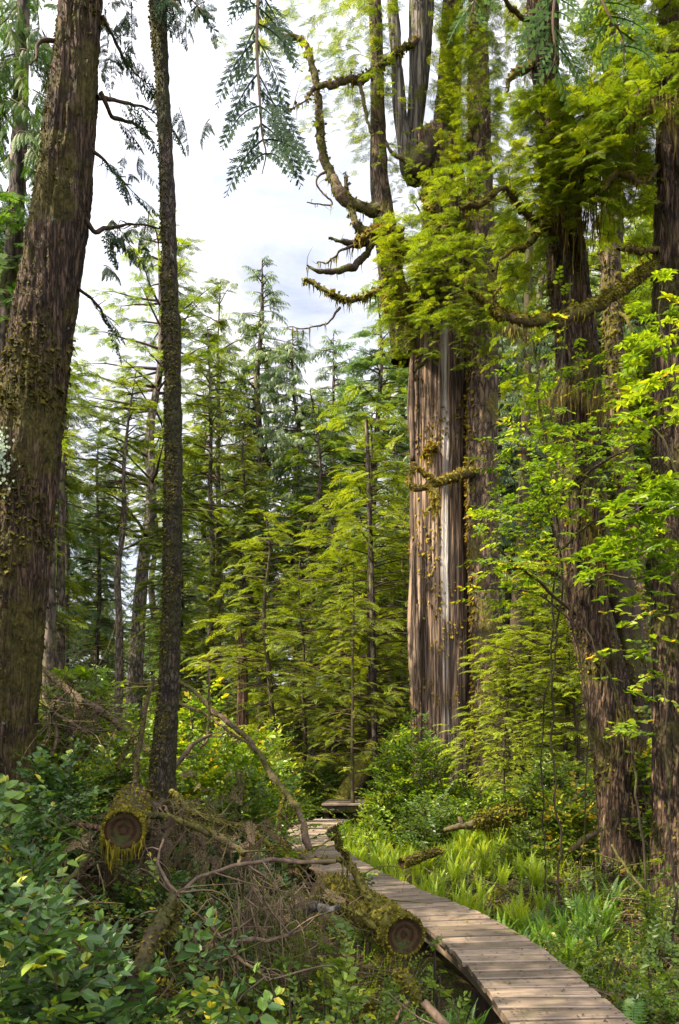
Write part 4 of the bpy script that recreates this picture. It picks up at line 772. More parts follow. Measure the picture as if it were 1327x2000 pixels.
hang.append(drapes(pxpath([(1140, 1000, D3 - .42), (1180, 1110, D3 - .45)]), 220, (.08, .35), .008, spread=.07)); hang.append(drapes(pxpath([(1215, 1380, D3 - .35), (1250, 1480, D3 - .3)]), 160, (.05, .3), .008, spread=.06))
obj('hanging_moss', join(hang), M['drape'], e)
# ---- slender pale mossy trunk between
e = empty('slim_tree', (P(1250, 1500, 12)[0], 12, gz(P(1250, 1500, 12)[0], 12)), 'slender pale trunk ringed with moss, between the leaning pair and the right edge trunk', 'tree')
pl = [(1275, 1640, 12, 24), (1262, 1400, 12, 22), (1244, 1200, 12, 19), (1228, 1000, 12, 18.5), (1212, 850, 12, 18), (1200, 700, 12, 18), (1195, 550, 12, 17), (1194, 400, 12, 15), (1192, 200, 12, 12), (1188, -100, 12, 8)]
tb = tube(pxpath(pl), pxrad(pl), 40, .05, disp=trunk_disp(.015, 10, .5, burl=.05, sd=64, rag=.01)); obj('trunk', tb, M['bark_live'], e, sm=True)
obj('moss', tufts(tb, 2200, (.03, .08), .50, 1.6, 31, (-.5, 0, .4), down=.6, sel=vis), M['moss'], e)
branch(e, [(1205, 600, 11.9, 5), (1225, 625, 11.8, 4), (1240, 650, 11.7, 3)], M['branch_moss'], sd=66)
obj('crown', join([zone((1140, 660, 1280, 900), (11.0, 13.5), 57, (0.13, 0.28), BO_MID, tower=pxpath(pl), sc=1, thr=.42, sd=38), zone((1150, -300, 1300, 200), (11, 14), 60, (.4, .9), BO_MID, tower=pxpath(pl), sd=39)]), [M['hem'], M['twig']], e)
# ---- furrowed trunk at the right edge
D5 = 8.0
e = empty('hemlock_tree', (P(1325, 1730, D5)[0], D5, gz(P(1325, 1730, D5)[0], D5)), 'deeply furrowed upright trunk cut by the right edge of the photo', 'tree')
pl = [(1326, 1800, D5, 66), (1325, 1700, D5, 47), (1323, 1500, D5, 40), (1322, 1200, D5, 40), (1321, 1000, D5, 39), (1321, 700, D5, 40), (1323, 500, D5, 39), (1325, 300, D5, 36), (1325, 100, D5, 32), (1328, -200, D5, 26), (1330, -700, D5, 14)]
tb = tube(pxpath(pl), pxrad(pl), 150, .028, disp=trunk_disp(.034, 19, .15, flute=.015, sd=74, rag=.006)); obj('trunk', tb, M['bark_right'], e, sm=True)
obj('moss', join([tufts(tb, 2200, (.02, .05), .45, 2.2, 41, down=.7, sel=lambda p, n: (n[:, 0] < -.65) & (p[:, 2] > 4)), tufts(tb, 1500, (.02, .05), .6, 2, 42, down=.7, sel=vis)]), M['moss'], e)
for i, (b, nm, dr) in enumerate((([(1288, 512, D5, 14), (1262, 532, D5 - .1, 15), (1238, 548, D5 - .1, 15), (1205, 570, D5 - .2, 14), (1165, 596, D5 - .3, 15), (1120, 616, D5 - .4, 15), (1075, 625, D5 - .5, 14), (1035, 630, D5 - .55, 12), (1000, 622, D5 - .6, 11), (975, 612, D5 - .6, 12), (960, 600, D5 - .6, 6), (935, 580, D5 - .65, 5), (915, 562, D5 - .7, 4), (905, 545, D5 - .7, 2)], 3600, 260),
    ([(975, 605, D5 - .6, 4), (965, 590, D5 - .65, 3), (975, 565, D5 - .7, 2)], 60, 0), ([(1290, 325, D5, 9), (1268, 345, D5 - .1, 9), (1245, 355, D5 - .2, 9), (1222, 343, D5 - .3, 8), (1205, 345, D5 - .3, 7), (1188, 358, D5 - .35, 5), (1180, 372, D5 - .4, 2)], 420, 30),
    ([(1228, 348, D5 - .3, 5), (1230, 325, D5 - .3, 4), (1245, 305, D5 - .3, 3), (1248, 285, D5 - .3, 2)], 80, 10), ([(1288, 490, D5, 8), (1260, 492, D5 - .1, 8), (1230, 486, D5 - .2, 7), (1210, 492, D5 - .3, 4)], 160, 30))):
    branch(e, b, M['branch_moss'], moss=nm, nm=nm, drape=dr, dl=(.02, .12), sd=i + 80, twigs=4, wob=.03, tsize=(.015, .038), dw=.010, mthr=.40, step=.03)
hang = [drapes(pxpath([(1225, 215, D5 - .5), (1270, 200, D5 - .5), (1327, 215, D5 - .5)]), 320, (.1, .38), .008, spread=.08), drapes(pxpath([(990, 640, D5 - .6), (1030, 650, D5 - .6)]), 160, (.04, .14), .008, spread=.04)]
obj('hanging_moss', join(hang), M['drape'], e)
T5 = pxpath(pl)
cr = [zone((1170, -40, 1400, 260), (6.6, 8.6), 277, (0.13, 0.27), BO_MID, tower=T5, sc=2.2, thr=.47, sd=51), zone((1240, 40, 1400, 170), (5.8, 7.2), 71, (0.13, 0.26), BO_MID, tower=T5, sc=2.2, thr=.47, sd=52),
      zone((1120, 180, 1270, 330), (7.0, 8.6), 100, (0.13, 0.26), BO_MID, tower=T5, sc=2.2, thr=.47, sd=53), zone((900, 480, 1000, 620), (7.0, 7.8), 15, (0.09, 0.17), BO_MID, sc=1.2, sd=54), zone((1100, -900, 1600, -60), (6, 11), 80, (.7, 1.2), BO_MID, tower=T5, sc=.5, thr=.44, sd=55)]
obj('crown', join(cr), [M['hem'], M['twig']], e)
# ---- thin far trunks in the right background
for i, (pp, lab) in enumerate((([(1000, 1420, 24, 13), (1010, 1200, 24, 12), (1018, 1090, 24, 11), (1028, 800, 24, 9), (1035, 400, 24, 6)], 'thin dark trunk seen right of the live trunk, behind the lime green bush'), ([(735, 1400, 20, 5), (728, 1200, 20, 5), (722, 1000, 20, 4), (716, 820, 20, 3)], 'thin bare stem in the thicket left of the giant dead trunk'),
   ([(95, 1400, 16, 13), (97, 1200, 16, 12), (92, 900, 16, 11), (90, 700, 16, 9)], 'slim reddish trunk close against the right side of the huge left trunk'), ([(118, 1380, 24, 8), (120, 1000, 24, 7), (122, 700, 24, 5)], 'thin straight stem right of the slim reddish trunk at left'))):
    b0 = P(pp[0][0], pp[0][1], pp[0][2]); b0[2] = gz(b0[0], b0[1]); e = empty('slim_tree', b0, lab, 'tree')
    pts = pxpath(pp); pts[0][2] = b0[2] - .1; obj('trunk', tube(pts, pxrad(pp), 20, .1, disp=trunk_disp(.012, 8, .2, sd=i)), M['bark_bg' if i != 0 else 'bark_dk'], e, sm=True)
    tw = pts; obj('crown', zone((pp[-1][0] - 60, pp[-1][1] - 60, pp[-1][0] + 60, pp[-1][1] + 260), (pp[0][2] - 1, pp[0][2] + 1), 22, (.5, .9), BO_LO, tower=tw, sd=60 + i), [M['hem_mid'], M['twig']], e)
# ---- broken reddish snag stump
e = empty('broken_stump', (P(474, 1400, 20)[0], 20, gz(P(474, 1400, 20)[0], 20)), 'pale reddish broken stump with a splintered top in front of the thicket', 'stump')
zb = gz(P(474, 1400, 20)[0], 20)
pts = pxpath([(475, 1440, 20), (474, 1400, 20), (473, 1300, 20), (470, 1255, 20)]); pts[0][2] = min(zb - .1, pts[1][2] - .2); obj('trunk', tube(pts, [.17, .145, .12, .05], 24, .06, disp=trunk_disp(.03, 8, .08, sd=9, rag=.01), cap=2), M['redwood'], e, sm=True)
obj('splinter', join([tube(pxpath([(468 + i * 4, 1290, 19.95), (467 + i * 3.4, 1235 - 20 * (i % 2) + i * 6, 19.95)]), [.035, .006], 6, .1, disp=trunk_disp(.008, 10, .1)) for i in range(4)]), M['redwood'], e)
# ================================================================ boardwalk
def wood_mat():
    m, t = mat('weathered_planks'); l = t.links.new
    at = N(t, 'ShaderNodeAttribute', attribute_name='rnd'); uv = N(t, 'ShaderNodeAttribute', attribute_name='grain')
    mp = N(t, 'ShaderNodeMapping'); mp.inputs['Scale'].default_value = (1.6, 26, 1); l(uv.outputs['Vector'], mp.inputs[0])
    n = N(t, 'ShaderNodeTexNoise'); n.inputs['Scale'].default_value = 1.6; n.inputs['Detail'].default_value = 8; n.inputs['Roughness'].default_value = .7; n.inputs['Distortion'].default_value = .6; l(mp.outputs[0], n.inputs['Vector'])
    r = ramp(t, [(.28, (.034, .024, .017)), (.46, (.112, .084, .064)), (.68, (.205, .160, .126))]); l(n.outputs['Fac'], r.inputs['Fac'])
    v = ramp(t, [(0, (.55, .53, .50)), (1, (1.45, 1.40, 1.32))]); l(at.outputs['Fac'], v.inputs['Fac'])
    mu = N(t, 'ShaderNodeMix', data_type='RGBA', blend_type='MULTIPLY'); mu.inputs[0].default_value = 1; l(r.outputs['Color'], mu.inputs[6]); l(v.outputs['Color'], mu.inputs[7])
    mk = N(t, 'ShaderNodeTexNoise'); mk.inputs['Scale'].default_value = 5; mk.inputs['Detail'].default_value = 5; l(uv.outputs['Vector'], mk.inputs['Vector'])
    rk = ramp(t, [(.54, (0, 0, 0)), (.70, (.75, .75, .75))]); l(mk.outputs['Fac'], rk.inputs['Fac'])
    m3 = N(t, 'ShaderNodeMix', data_type='RGBA'); l(rk.outputs['Color'], m3.inputs[0]); l(mu.outputs[2], m3.inputs[6]); m3.inputs[7].default_value = (.075, .065, .03, 1)
    vo = N(t, 'ShaderNodeTexVoronoi'); vo.inputs['Scale'].default_value = 2.6; l(uv.outputs['Vector'], vo.inputs['Vector'])   # knots
    kn = ramp(t, [(.03, (1, 1, 1)), (.06, (0, 0, 0))]); l(vo.outputs['Distance'], kn.inputs['Fac'])
    m4 = N(t, 'ShaderNodeMix', data_type='RGBA'); l(kn.outputs['Color'], m4.inputs[0]); l(m3.outputs[2], m4.inputs[6]); m4.inputs[7].default_value = (.05, .033, .025, 1)
    p = N(t, 'ShaderNodeBsdfPrincipled'); l(m4.outputs[2], p.inputs['Base Color']); p.inputs['Roughness'].default_value = .52; p.inputs['Specular IOR Level'].default_value = .5
    bu = N(t, 'ShaderNodeBump'); bu.inputs['Strength'].default_value = .35; bu.inputs['Distance'].default_value = .01; l(n.outputs['Fac'], bu.inputs['Height']); l(bu.outputs[0], p.inputs['Normal'])
    o = N(t, 'ShaderNodeOutputMaterial'); l(p.outputs[0], o.inputs['Surface']); return m
M['plank'] = wood_mat()
def plank(c, ang, length, w, th=.04, ext=(0, 0), wl=None):
    """plank centred at c, long axis at angle ang; rounded long edges; wl = widths at both ends (tapered boards on bends)"""
    wl = wl or (w, w); n = 7; out = []; ca, sa = cos(ang), sin(ang); b = .006
    u = np.linspace(-length / 2 - ext[0], length / 2 + ext[1], n); V = []; g = []; j = rng.uniform(-.003, .003); sd_ = rng.uniform(0, 50); tilt = rng.normal(0, .008)
    for q in u:
        f = (q / length + .5); hw = (wl[0] * (1 - f) + wl[1] * f) / 2
        for (v, z) in ((-hw, -th), (-hw, -b), (-hw + b, 0), (0, .0015), (hw - b, 0), (hw, -b), (hw, -th)):
            zz = z + j + tilt * q + .004 * sin(q * 2 + sd_) ; V.append((c[0] + ca * q - sa * v, c[1] + sa * q + ca * v, c[2] + zz)); g.append((q + sd_, v + sd_ * 3.1, 0))
    m_ = 7; F_ = []
    for i in range(n - 1):
        for k in range(m_): F_.append((i * m_ + k, (i + 1) * m_ + k, (i + 1) * m_ + (k + 1) % m_, i * m_ + (k + 1) % m_))
    for e, base in ((0, 0), ((1), (n - 1) * m_)):
        q = [(0, 1, 5, 6), (1, 2, 4, 5), (2, 3, 4, 4)]
        for a_, b_, c_, d_ in q[:2]: F_.append(tuple(base + k for k in ((a_, b_, c_, d_) if e else (d_, c_, b_, a_))))
    return T(V, F_, 0, rng.random()), g
def build_walk():
    c = spline(np.hstack([BW, np.zeros((len(BW), 1))]), .02); s = np.concatenate([[0], np.cumsum(np.linalg.norm(np.diff(c, axis=0), axis=1))])
    e = empty('boardwalk', (BW[3][0], BW[3][1], -.3), 'winding boardwalk of grey-brown cross planks leading from the lower right into the forest', 'boardwalk')
    nails = []; P_, G_ = [], []; w = .198; q = .1; gap = .038
    while q < s[-1] - .1:
        p = np.array([np.interp(q, s, c[:, k]) for k in range(3)]); a = np.array([np.interp(q + .3, s, c[:, k]) for k in range(3)]) - np.array([np.interp(q - .3, s, c[:, k]) for k in range(3)])
        an = math.atan2(a[1], a[0]) - pi / 2 + rng.normal(0, .006); ex = rng.uniform(-.015, .015, 2)
        an *= .75
        t, g = plank(p, an, .735, w - gap, ext=ex); P_.append(t); G_ += g; nails += [(p, an)]; q += w / max(.6, cos(math.atan2(a[1], a[0]) - pi / 2 - an))
    nv = []
    for p, an in nails:
        for sl in (-.31, .31):
            for sv in (-.04, .045):
                c0 = p + [cos(an) * sl - sin(an) * sv, sin(an) * sl + cos(an) * sv, .008]; r_ = .006
                nv.append(T([c0 + [-r_, -r_, 0], c0 + [r_, -r_, 0], c0 + [r_, r_, 0], c0 + [-r_, r_, 0]], [(0, 1, 2, 3)], 1, .2)); G_ += [(0, 0, 0)] * 4
    t = join(P_ + nv); o = obj('deck', t, [M['plank'], M['bark_dk']], e); at = o.data.attributes.new('grain', 'FLOAT_VECTOR', 'POINT'); at.data.foreach_set('vector', np.array(G_, np.float32).ravel())
    tg = norm(np.gradient(c, axis=0)); nr = np.stack([-tg[:, 1], tg[:, 0], 0 * tg[:, 0]], 1)
    for sg in (-1, 1):
        pth = c[::8] + nr[::8] * sg * .25 + [0, 0, -.115]; V = []
        for p, n_ in zip(pth, nr[::8]):
            for a_, b_ in ((-.03, -.07), (-.03, .068), (.03, .068), (.03, -.07)): V.append(p + n_ * a_ + [0, 0, b_])
        k = len(pth); F_ = [(i * 4 + j, (i + 1) * 4 + j, (i + 1) * 4 + (j + 1) % 4, i * 4 + (j + 1) % 4) for i in range(k - 1) for j in range(4)] + [(0, 1, 2, 3), ((k - 1) * 4 + 3, (k - 1) * 4 + 2, (k - 1) * 4 + 1, (k - 1) * 4)]
        o = obj('stringer', T(V, F_), M['plank'], e); at = o.data.attributes.new('grain', 'FLOAT_VECTOR', 'POINT'); at.data.foreach_set('vector', np.array([(v[1], v[2], v[0]) for v in V], np.float32).ravel())
    for q in np.arange(.6, s[-1], 1.9):      # cross sleepers on the ground
        p = np.array([np.interp(q, s, c[:, k]) for k in range(3)]); z = gz(p[0], p[1]); V = [(p[0] + a_, p[1] + b_, zz) for zz in (z - .12, -.188) for a_, b_ in ((-.3, -.05), (.3, -.05), (.3, .05), (-.3, .05))]
        t = T(V, [(0, 3, 2, 1), (4, 5, 6, 7), (0, 1, 5, 4), (1, 2, 6, 5), (2, 3, 7, 6), (3, 0, 4, 7)]); o = obj('sleeper', t, M['bark_dk'], e); at = o.data.attributes.new('grain', 'FLOAT_VECTOR', 'POINT'); at.data.foreach_set('vector', np.array([(v[0], v[2], v[1]) for v in V], np.float32).ravel())
    # raised platform at the far end
    pc = np.array([.12, 18.0, .27]); e2 = empty('raised_platform', (pc[0], pc[1], 0), 'small raised plank platform at the far end of the boardwalk', 'platform')
    P_, G_ = [], []
    for i in range(7):
        t, g = plank(pc + [0.02 * i, -.62 + i * .2, 0], .12, 1.05, .188); P_.append(t); G_ += g
    o = obj('deck', join(P_), M['plank'], e2); at = o.data.attributes.new('grain', 'FLOAT_VECTOR', 'POINT'); at.data.foreach_set('vector', np.array(G_, np.float32).ravel())
    for sx, sy in ((-.42, -.5), (.10, -.48), (.48, -.40), (-.4, .5), (.45, .5)):
        x, y = pc[0] + sx, pc[1] + sy; V = [(x + a_, y + b_, zz) for zz in (-.6, .228) for a_, b_ in ((-.05, -.05), (.05, -.05), (.05, .05), (-.05, .05))]
        o = obj('leg', T(V, [(0, 3, 2, 1), (4, 5, 6, 7), (0, 1, 5, 4), (1, 2, 6, 5), (2, 3, 7, 6), (3, 0, 4, 7)]), M['bark_dk'], e2)
    x, y = pc[0], pc[1] - .66; V = [(x + a_, y + b_ + a_ * .12, zz) for zz in (.07, .228) for a_, b_ in ((-.5, -.02), (.5, -.02), (.5, .02), (-.5, .02))]
    obj('beam', T(V, [(0, 3, 2, 1), (4, 5, 6, 7), (0, 1, 5, 4), (1, 2, 6, 5), (2, 3, 7, 6), (3, 0, 4, 7)]), M['bark_dk'], e2)
build_walk()
# ================================================================ shrubs
def shrub(name, label, cx, cy, rx, ry, h, n, tl, size, mats, cat='shrub', group=None, z0=None, low=.15, stems=7, up=.35, lean=(0, 0), shell=.45, tint=(.15, .8), thr=0, sd=0):
    z = gz(cx, cy) if z0 is None else z0; e = empty(name, (cx, cy, z), label, cat, group)
    az = rng.uniform(0, 2 * pi, n); ph = np.arccos(rng.uniform(0, 1, n)); rr = rng.random(n) ** shell
    lx = np.sin(ph) * np.cos(az) * rr; ly = np.sin(ph) * np.sin(az) * rr; lz = low + (1 - low) * np.cos(ph) * rr + .15 * (rng.random(n) - .5)
    lum = 1 + .35 * (fbm(np.stack([lx, ly, lz], 1) * 2.2 + sd, 2, 5) - .5) * 2
    p = np.stack([cx + lx * rx * lum + lean[0] * lz, cy + ly * ry * lum + lean[1] * lz, z + np.maximum(lz * h * lum, .03)], 1)
    d = norm(np.stack([lx + rng.normal(0, .45, n), ly + rng.normal(0, .45, n), up + .5 * (lz - .3) + rng.normal(0, .3, n)], 1))
    if thr: k = fbm(p * 1.6, 2, sd) > thr; p, d = p[k], d[k]
    s = rng.uniform(size[0], size[1], len(p)); t = np.clip(rng.uniform(*tint, len(p)) + .25 * (fbm(p * 1.5, 2, 7) - .5), 0, 1)
    fo = place_any(tl, frames(d, (0, 0, 1), s, rng.uniform(-.5, .5, len(p))), p - d * s[:, None] * .5, t, .35)
    obj('foliage', fo, mats, e)
    st = []
    for i in range(stems):
        k = rng.integers(len(p)); b = np.array([cx + rng.normal(0, .18 * rx), cy + rng.normal(0, .18 * ry), z - .05]); q = p[k]; m_ = (b + q) / 2 + rng.normal(0, .1, 3) * [rx, ry, .3]; m_[2] = b[2] + (q[2] - b[2]) * .6
        st.append(tube([b, m_, q], [.006 + .006 * h, .005 + .003 * h, .003], 5, .12, wob=.02, seed=i))
    obj('stem', join(st), M['bark_dk'], e, sm=True); return e
def sh_px(name, label, px, py, d, wpx, hpx, n, tl, size, mats, dry=1., **k):
    """shrub whose top is at photograph y=py, horizontally centred at px, at distance d"""
    x = (px - 663.5) / F * d; z = gz(x, d); top = CAM_H + (HORIZON - py) / F * d; return shrub(name, label, x, d, wpx / F * d / 2, wpx / F * d / 2 * dry, max(.25, top - z), n, tl, size, mats, **k)
SB = [M['salal'], M['twig']]; SD = [M['salal_dk'], M['twig']]; BB = [M['broad'], M['twig']]
# --- right of the walk, in the sun
sh_px('salal_shrub', 'big sunlit leafy shrub in front of the giant dead trunk', 812, 1412, 15.2, 210, 0, 620, SH_SMALL, (.32, .62), BB, sd=1)
sh_px('salal_shrub', 'sunlit shrub at the foot of the live trunk', 915, 1550, 15.0, 150, 0, 300, SH_SMALL, (.3, .6), BB, sd=2)
sh_px('salal_shrub', 'shrub spilling down towards the far bend of the boardwalk', 765, 1530, 15.2, 90, 0, 240, SH_SMALL, (.3, .5), SB, sd=3)
sh_px('salal_shrub', 'low shaded shrub behind the fallen mossy branch', 860, 1560, 13.2, 190, 0, 420, SH_SMALL, (.25, .5), SB, sd=4, tint=(.05, .6))
sh_px('salal_shrub', 'yellow-green shrub right of the fallen mossy branch', 1075, 1480, 11.5, 190, 0, 520, SH_SMALL, (.28, .5), SB, sd=5)
sh_px('salal_shrub', 'leafy shrub against the left side of the leaning trunks', 1105, 1545, 9.9, 110, 0, 300, SH_SALAL, (.2, .36), SB, sd=6)
sh_px('salal_shrub', 'dense low shrub between the ferns and the leaning trunks', 1040, 1620, 9.8, 150, 0, 330, SH_SMALL, (.2, .36), SB, sd=7)
sh_px('salal_shrub', 'leafy shrub low between the leaning pair and the furrowed trunk', 1270, 1400, 8.8, 90, 0, 70, SH_SALAL, (.22, .4), BB, sd=8, thr=.42)
sh_px('salal_shrub', 'shrub in the dark gap right of the live trunk', 1010, 1440, 16.5, 130, 0, 320, SH_SMALL, (.3, .6), SB, sd=9)
# lime green young hemlocks by the live trunk
def px_tree(key, px, top, d, label, rz, sx, z=None, group=None):
    loc, H = at_px(px, top, d); return put_tree(key, loc, H, label, rz, group, sx=sx)
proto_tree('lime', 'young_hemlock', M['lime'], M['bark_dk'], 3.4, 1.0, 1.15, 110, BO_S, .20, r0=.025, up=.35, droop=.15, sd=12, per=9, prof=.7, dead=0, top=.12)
px_tree('lime', 1085, 1085, 12.6, 'lime green young hemlock glowing in the sun left of the leaning trunks', 0, 1.05)
px_tree('lime', 1030, 1190, 13.2, 'lime green young hemlock just right of the live trunk', 2, 1.0)
px_tree('lime', 990, 1290, 13.0, 'smallest lime green young hemlock, right of the live trunk foot', 4, .8)
px_tree('lime', 1120, 1230, 12.0, 'lime green young hemlock partly behind the leaning trunks', 5, 1.0)
# tall leafy shrub (false azalea / huckleberry) crossing the leaning trunks
def leafy_zone(name, label, base, rects, mats, stems, cat='shrub'):
    e = empty(name, base, label, cat); fo = []
    for (rc, dr, n, sz, tl, thr, sdd, tint) in rects:
        x0, y0, x1, y1 = rc; m = n * 4; px = rng.uniform(x0, x1, m); py = rng.uniform(y0, y1, m); d = rng.uniform(*dr, m)
        p = np.stack([(px - 663.5) / F * d, d, CAM_H + (HORIZON - py) / F * d], 1); f = fbm(p * [1.3, 1.3, 2.4], 3, 400 + sdd); p = p[f > thr][:n]; k = len(p)
        az = rng.uniform(0, 2 * pi, k); dv = norm(np.stack([np.cos(az) - .35, np.sin(az) * .7 - .1, rng.normal(.05, .22, k)], 1)); s = rng.uniform(*sz, k)
        fo.append(place_any(tl, frames(dv, (0, 0, 1), s, rng.uniform(-.35, .35, k)), p, rng.uniform(*tint, k), .35))
    obj('foliage', join(fo), mats, e)
    st = []
    for i, s_ in enumerate(stems): st.append(tube(pxpath(s_), pxrad(s_), 6, .06, wob=.05, seed=i))
    obj('stem', join(st), M['bark_dk'], e, sm=True); return e
b = P(1090, 1650, 8.2); b[2] = gz(b[0], b[1])
def gp(px, d, w): x = (px - 663.5) / F * d; return (px, HORIZON + (CAM_H - gz(x, d)) / d * F + 8, d, w)
leafy_zone('tall_shrub', 'tall arching leafy shrub with bright rounded leaves crossing in front of the leaning trunks', b,
  [((955, 860, 1120, 1010), (7.0, 8.4), 130, (.13, .25), SH_SALAL, .42, 1, (.1, .7)), ((940, 1000, 1110, 1130), (7.0, 8.4), 110, (.13, .25), SH_SALAL, .42, 2, (.2, .8)), ((1060, 830, 1290, 1000), (6.6, 8.0), 100, (.12, .24), SH_SALAL, .44, 3, (.1, .65)),
   ((980, 720, 1100, 880), (7.4, 8.8), 60, (.14, .26), SH_SALAL, .45, 4, (.2, .8)), ((905, 1130, 1060, 1190), (7.2, 8.2), 24, (.16, .28), SH_SALAL, .40, 5, (.3, .8)), ((1040, 540, 1130, 720), (7.2, 8.6), 22, (.14, .26), SH_SALAL, .46, 6, (.3, .9)), ((1140, 700, 1260, 850), (7.4, 8.8), 40, (.16, .28), SH_SALAL, .45, 7, (.2, .8))], BB,
  [[gp(1070, 8.4, 1.4), (1060, 1450, 8.2, 1.5), (1100, 1150, 8, 2), (1060, 960, 7.8, 2.5), (990, 900, 7.6, 1.5)], [gp(1100, 8.3, 2.4), (1078, 1350, 8.1, 2), (1088, 1050, 7.9, 2), (1060, 800, 7.9, 2.5), (1030, 640, 7.9, 2), (1000, 560, 7.9, 1)],
   [(1112, 1190, 8.0, 3), (1030, 1120, 7.8, 3), (960, 1060, 7.6, 1.5)], [(1082, 1000, 7.9, 3), (1150, 920, 7.6, 3), (1240, 870, 7.3, 1.5)], [gp(1128, 8.3, 1.3), (1150, 1400, 8.1, 1.3), (1100, 1200, 7.9, 1.5), (1020, 1150, 7.8, 2), (920, 1150, 7.7, 1)],
   [(1085, 1080, 7.9, 3), (1180, 1010, 7.6, 2.5), (1270, 980, 7.4, 1.5)], [(1060, 860, 7.9, 2), (1100, 700, 8, 2), (1120, 540, 8, 1)]])
b = P(1300, 1650, 6.8); b[2] = gz(b[0], b[1])
leafy_zone('tall_shrub', 'leafy shrub with star-like leaf clusters in front of the furrowed trunk at the right edge', b,
  [((1215, 940, 1400, 1120), (5.6, 6.8), 90, (.14, .25), SH_ROS, .42, 11, (.15, .7)), ((1150, 1060, 1330, 1180), (5.8, 7.0), 36, (.14, .24), SH_ROS, .44, 12, (.15, .7)), ((1255, 550, 1400, 720), (5.6, 6.4), 26, (.12, .21), SH_ROS, .40, 13, (.3, .8)), ((1230, 740, 1400, 860), (5.6, 6.4), 34, (.14, .22), SH_ROS, .42, 14, (.3, .8)), ((1215, 620, 1280, 760), (6, 7), 12, (.12, .2), SH_ROS, .45, 15, (.3, .8)), ((1190, 1180, 1290, 1330), (6.0, 7.0), 14, (.2, .32), SH_SALAL, .42, 16, (.3, .9)), ((1190, 1300, 1300, 1440), (6.2, 7.2), 16, (.18, .32), SH_SALAL, .42, 17, (.2, .9))], BB,
  [[gp(1320, 6.8, 3), (1305, 1400, 6.6, 2.5), (1305, 1150, 6.3, 2.5), (1250, 1040, 6.2, 3), (1200, 1010, 6.2, 1.5)], [gp(1360, 6.4, 4), (1370, 1200, 6.0, 4), (1350, 900, 5.9, 3), (1310, 700, 5.8, 2), (1290, 560, 5.7, 1)], [(1365, 1050, 5.9, 3), (1300, 860, 5.9, 2), (1220, 800, 6, 1)], [gp(1280, 6.9, 2.5), (1240, 1500, 6.8, 2.2), (1200, 1350, 6.6, 2.5), (1140, 1220, 6.5, 1.5)],
   [(1327, 1170, 6.2, 5), (1290, 1110, 6.2, 5), (1255, 1050, 6.2, 4), (1235, 990, 6.2, 2)], [(1310, 1120, 6.3, 2), (1250, 1130, 6.3, 2), (1180, 1125, 6.4, 2), (1120, 1160, 6.4, 1)]])
# --- left of the walk
sh_px('salal_shrub', 'sunlit pale green shrub behind the arching dead branch', 470, 1395, 11.0, 260, 0, 560, SH_SALAL, (.22, .42), BB, sd=21, tint=(.1, .75))
sh_px('salal_shrub', 'bright shrub right of the thin mossy trunk', 385, 1360, 12.5, 160, 0, 380, SH_SALAL, (.25, .45), BB, sd=22)
sh_px('salal_shrub', 'shrub with mixed dark and bright leaves left of the far boardwalk', 480, 1510, 9.8, 140, 0, 320, SH_SALAL, (.2, .36), SB, sd=23, tint=(0, .6))
sh_px('salal_shrub', 'shrub in the shade under the young hemlocks', 610, 1490, 20.0, 170, 0, 360, SH_SMALL, (.3, .55), SB, sd=24, tint=(0, .5))
sh_px('salal_shrub', 'shrub at the foot of the broken reddish stump', 505, 1420, 17.5, 200, 0, 420, SH_SMALL, (.3, .6), BB, sd=25)
sh_px('salal_shrub', 'shrub around the base of the huge mossy trunk', 120, 1475, 6.6, 190, 0, 330, SH_SALAL, (.16, .3), SD, sd=26)
sh_px('salal_shrub', 'shrub between the huge trunk and the thin mossy trunk', 215, 1440, 7.8, 180, 0, 380, SH_SALAL, (.18, .32), SB, sd=27, tint=(0, .75))
sh_px('salal_shrub', 'low shrub just left of the cut log end', 90, 1550, 5.6, 230, 0, 320, SH_SALAL, (.15, .27), SD, sd=28)
sh_px('vine_maple', 'pale green layered sapling right of the huge trunk', 150, 1310, 9.5, 190, 0, 170, SH_ROS, (.25, .42), BB, sd=29, low=.35, cat='sapling', tint=(.3, .8))
sh_px('salal_shrub', 'shrub with yellow tips behind the thin mossy trunk', 270, 1400, 10.5, 220, 0, 360, SH_SALAL, (.22, .4), BB, sd=30)
sh_px('salal_shrub', 'low leafy shrub under the long fallen branch', 400, 1640, 6.4, 200, 0, 300, SH_SALAL, (.14, .26), SD, sd=31, tint=(0, .7))
sh_px('salal_shrub', 'far shrub bank beyond the platform', 660, 1500, 21, 260, 0, 420, SH_SMALL, (.4, .7), SB, sd=32, tint=(0, .5))
# dark glossy salal filling the lower left corner
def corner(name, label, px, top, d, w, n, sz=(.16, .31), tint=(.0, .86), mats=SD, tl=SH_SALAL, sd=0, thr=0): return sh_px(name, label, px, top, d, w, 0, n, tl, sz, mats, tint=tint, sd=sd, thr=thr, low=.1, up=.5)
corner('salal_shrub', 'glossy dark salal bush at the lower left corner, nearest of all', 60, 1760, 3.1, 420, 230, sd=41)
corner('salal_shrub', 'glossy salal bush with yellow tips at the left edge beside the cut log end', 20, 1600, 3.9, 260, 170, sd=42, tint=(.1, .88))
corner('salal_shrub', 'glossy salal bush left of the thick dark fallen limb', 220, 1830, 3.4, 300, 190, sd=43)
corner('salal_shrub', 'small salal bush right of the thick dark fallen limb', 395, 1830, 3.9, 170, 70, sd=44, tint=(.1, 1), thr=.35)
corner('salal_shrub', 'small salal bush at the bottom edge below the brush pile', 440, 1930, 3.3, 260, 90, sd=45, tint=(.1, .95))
corner('salal_shrub', 'small leafy bush below the short mossy log end', 700, 1900, 4.0, 150, 60, (.12, .22), sd=46, mats=SB, tint=(.1, .7))
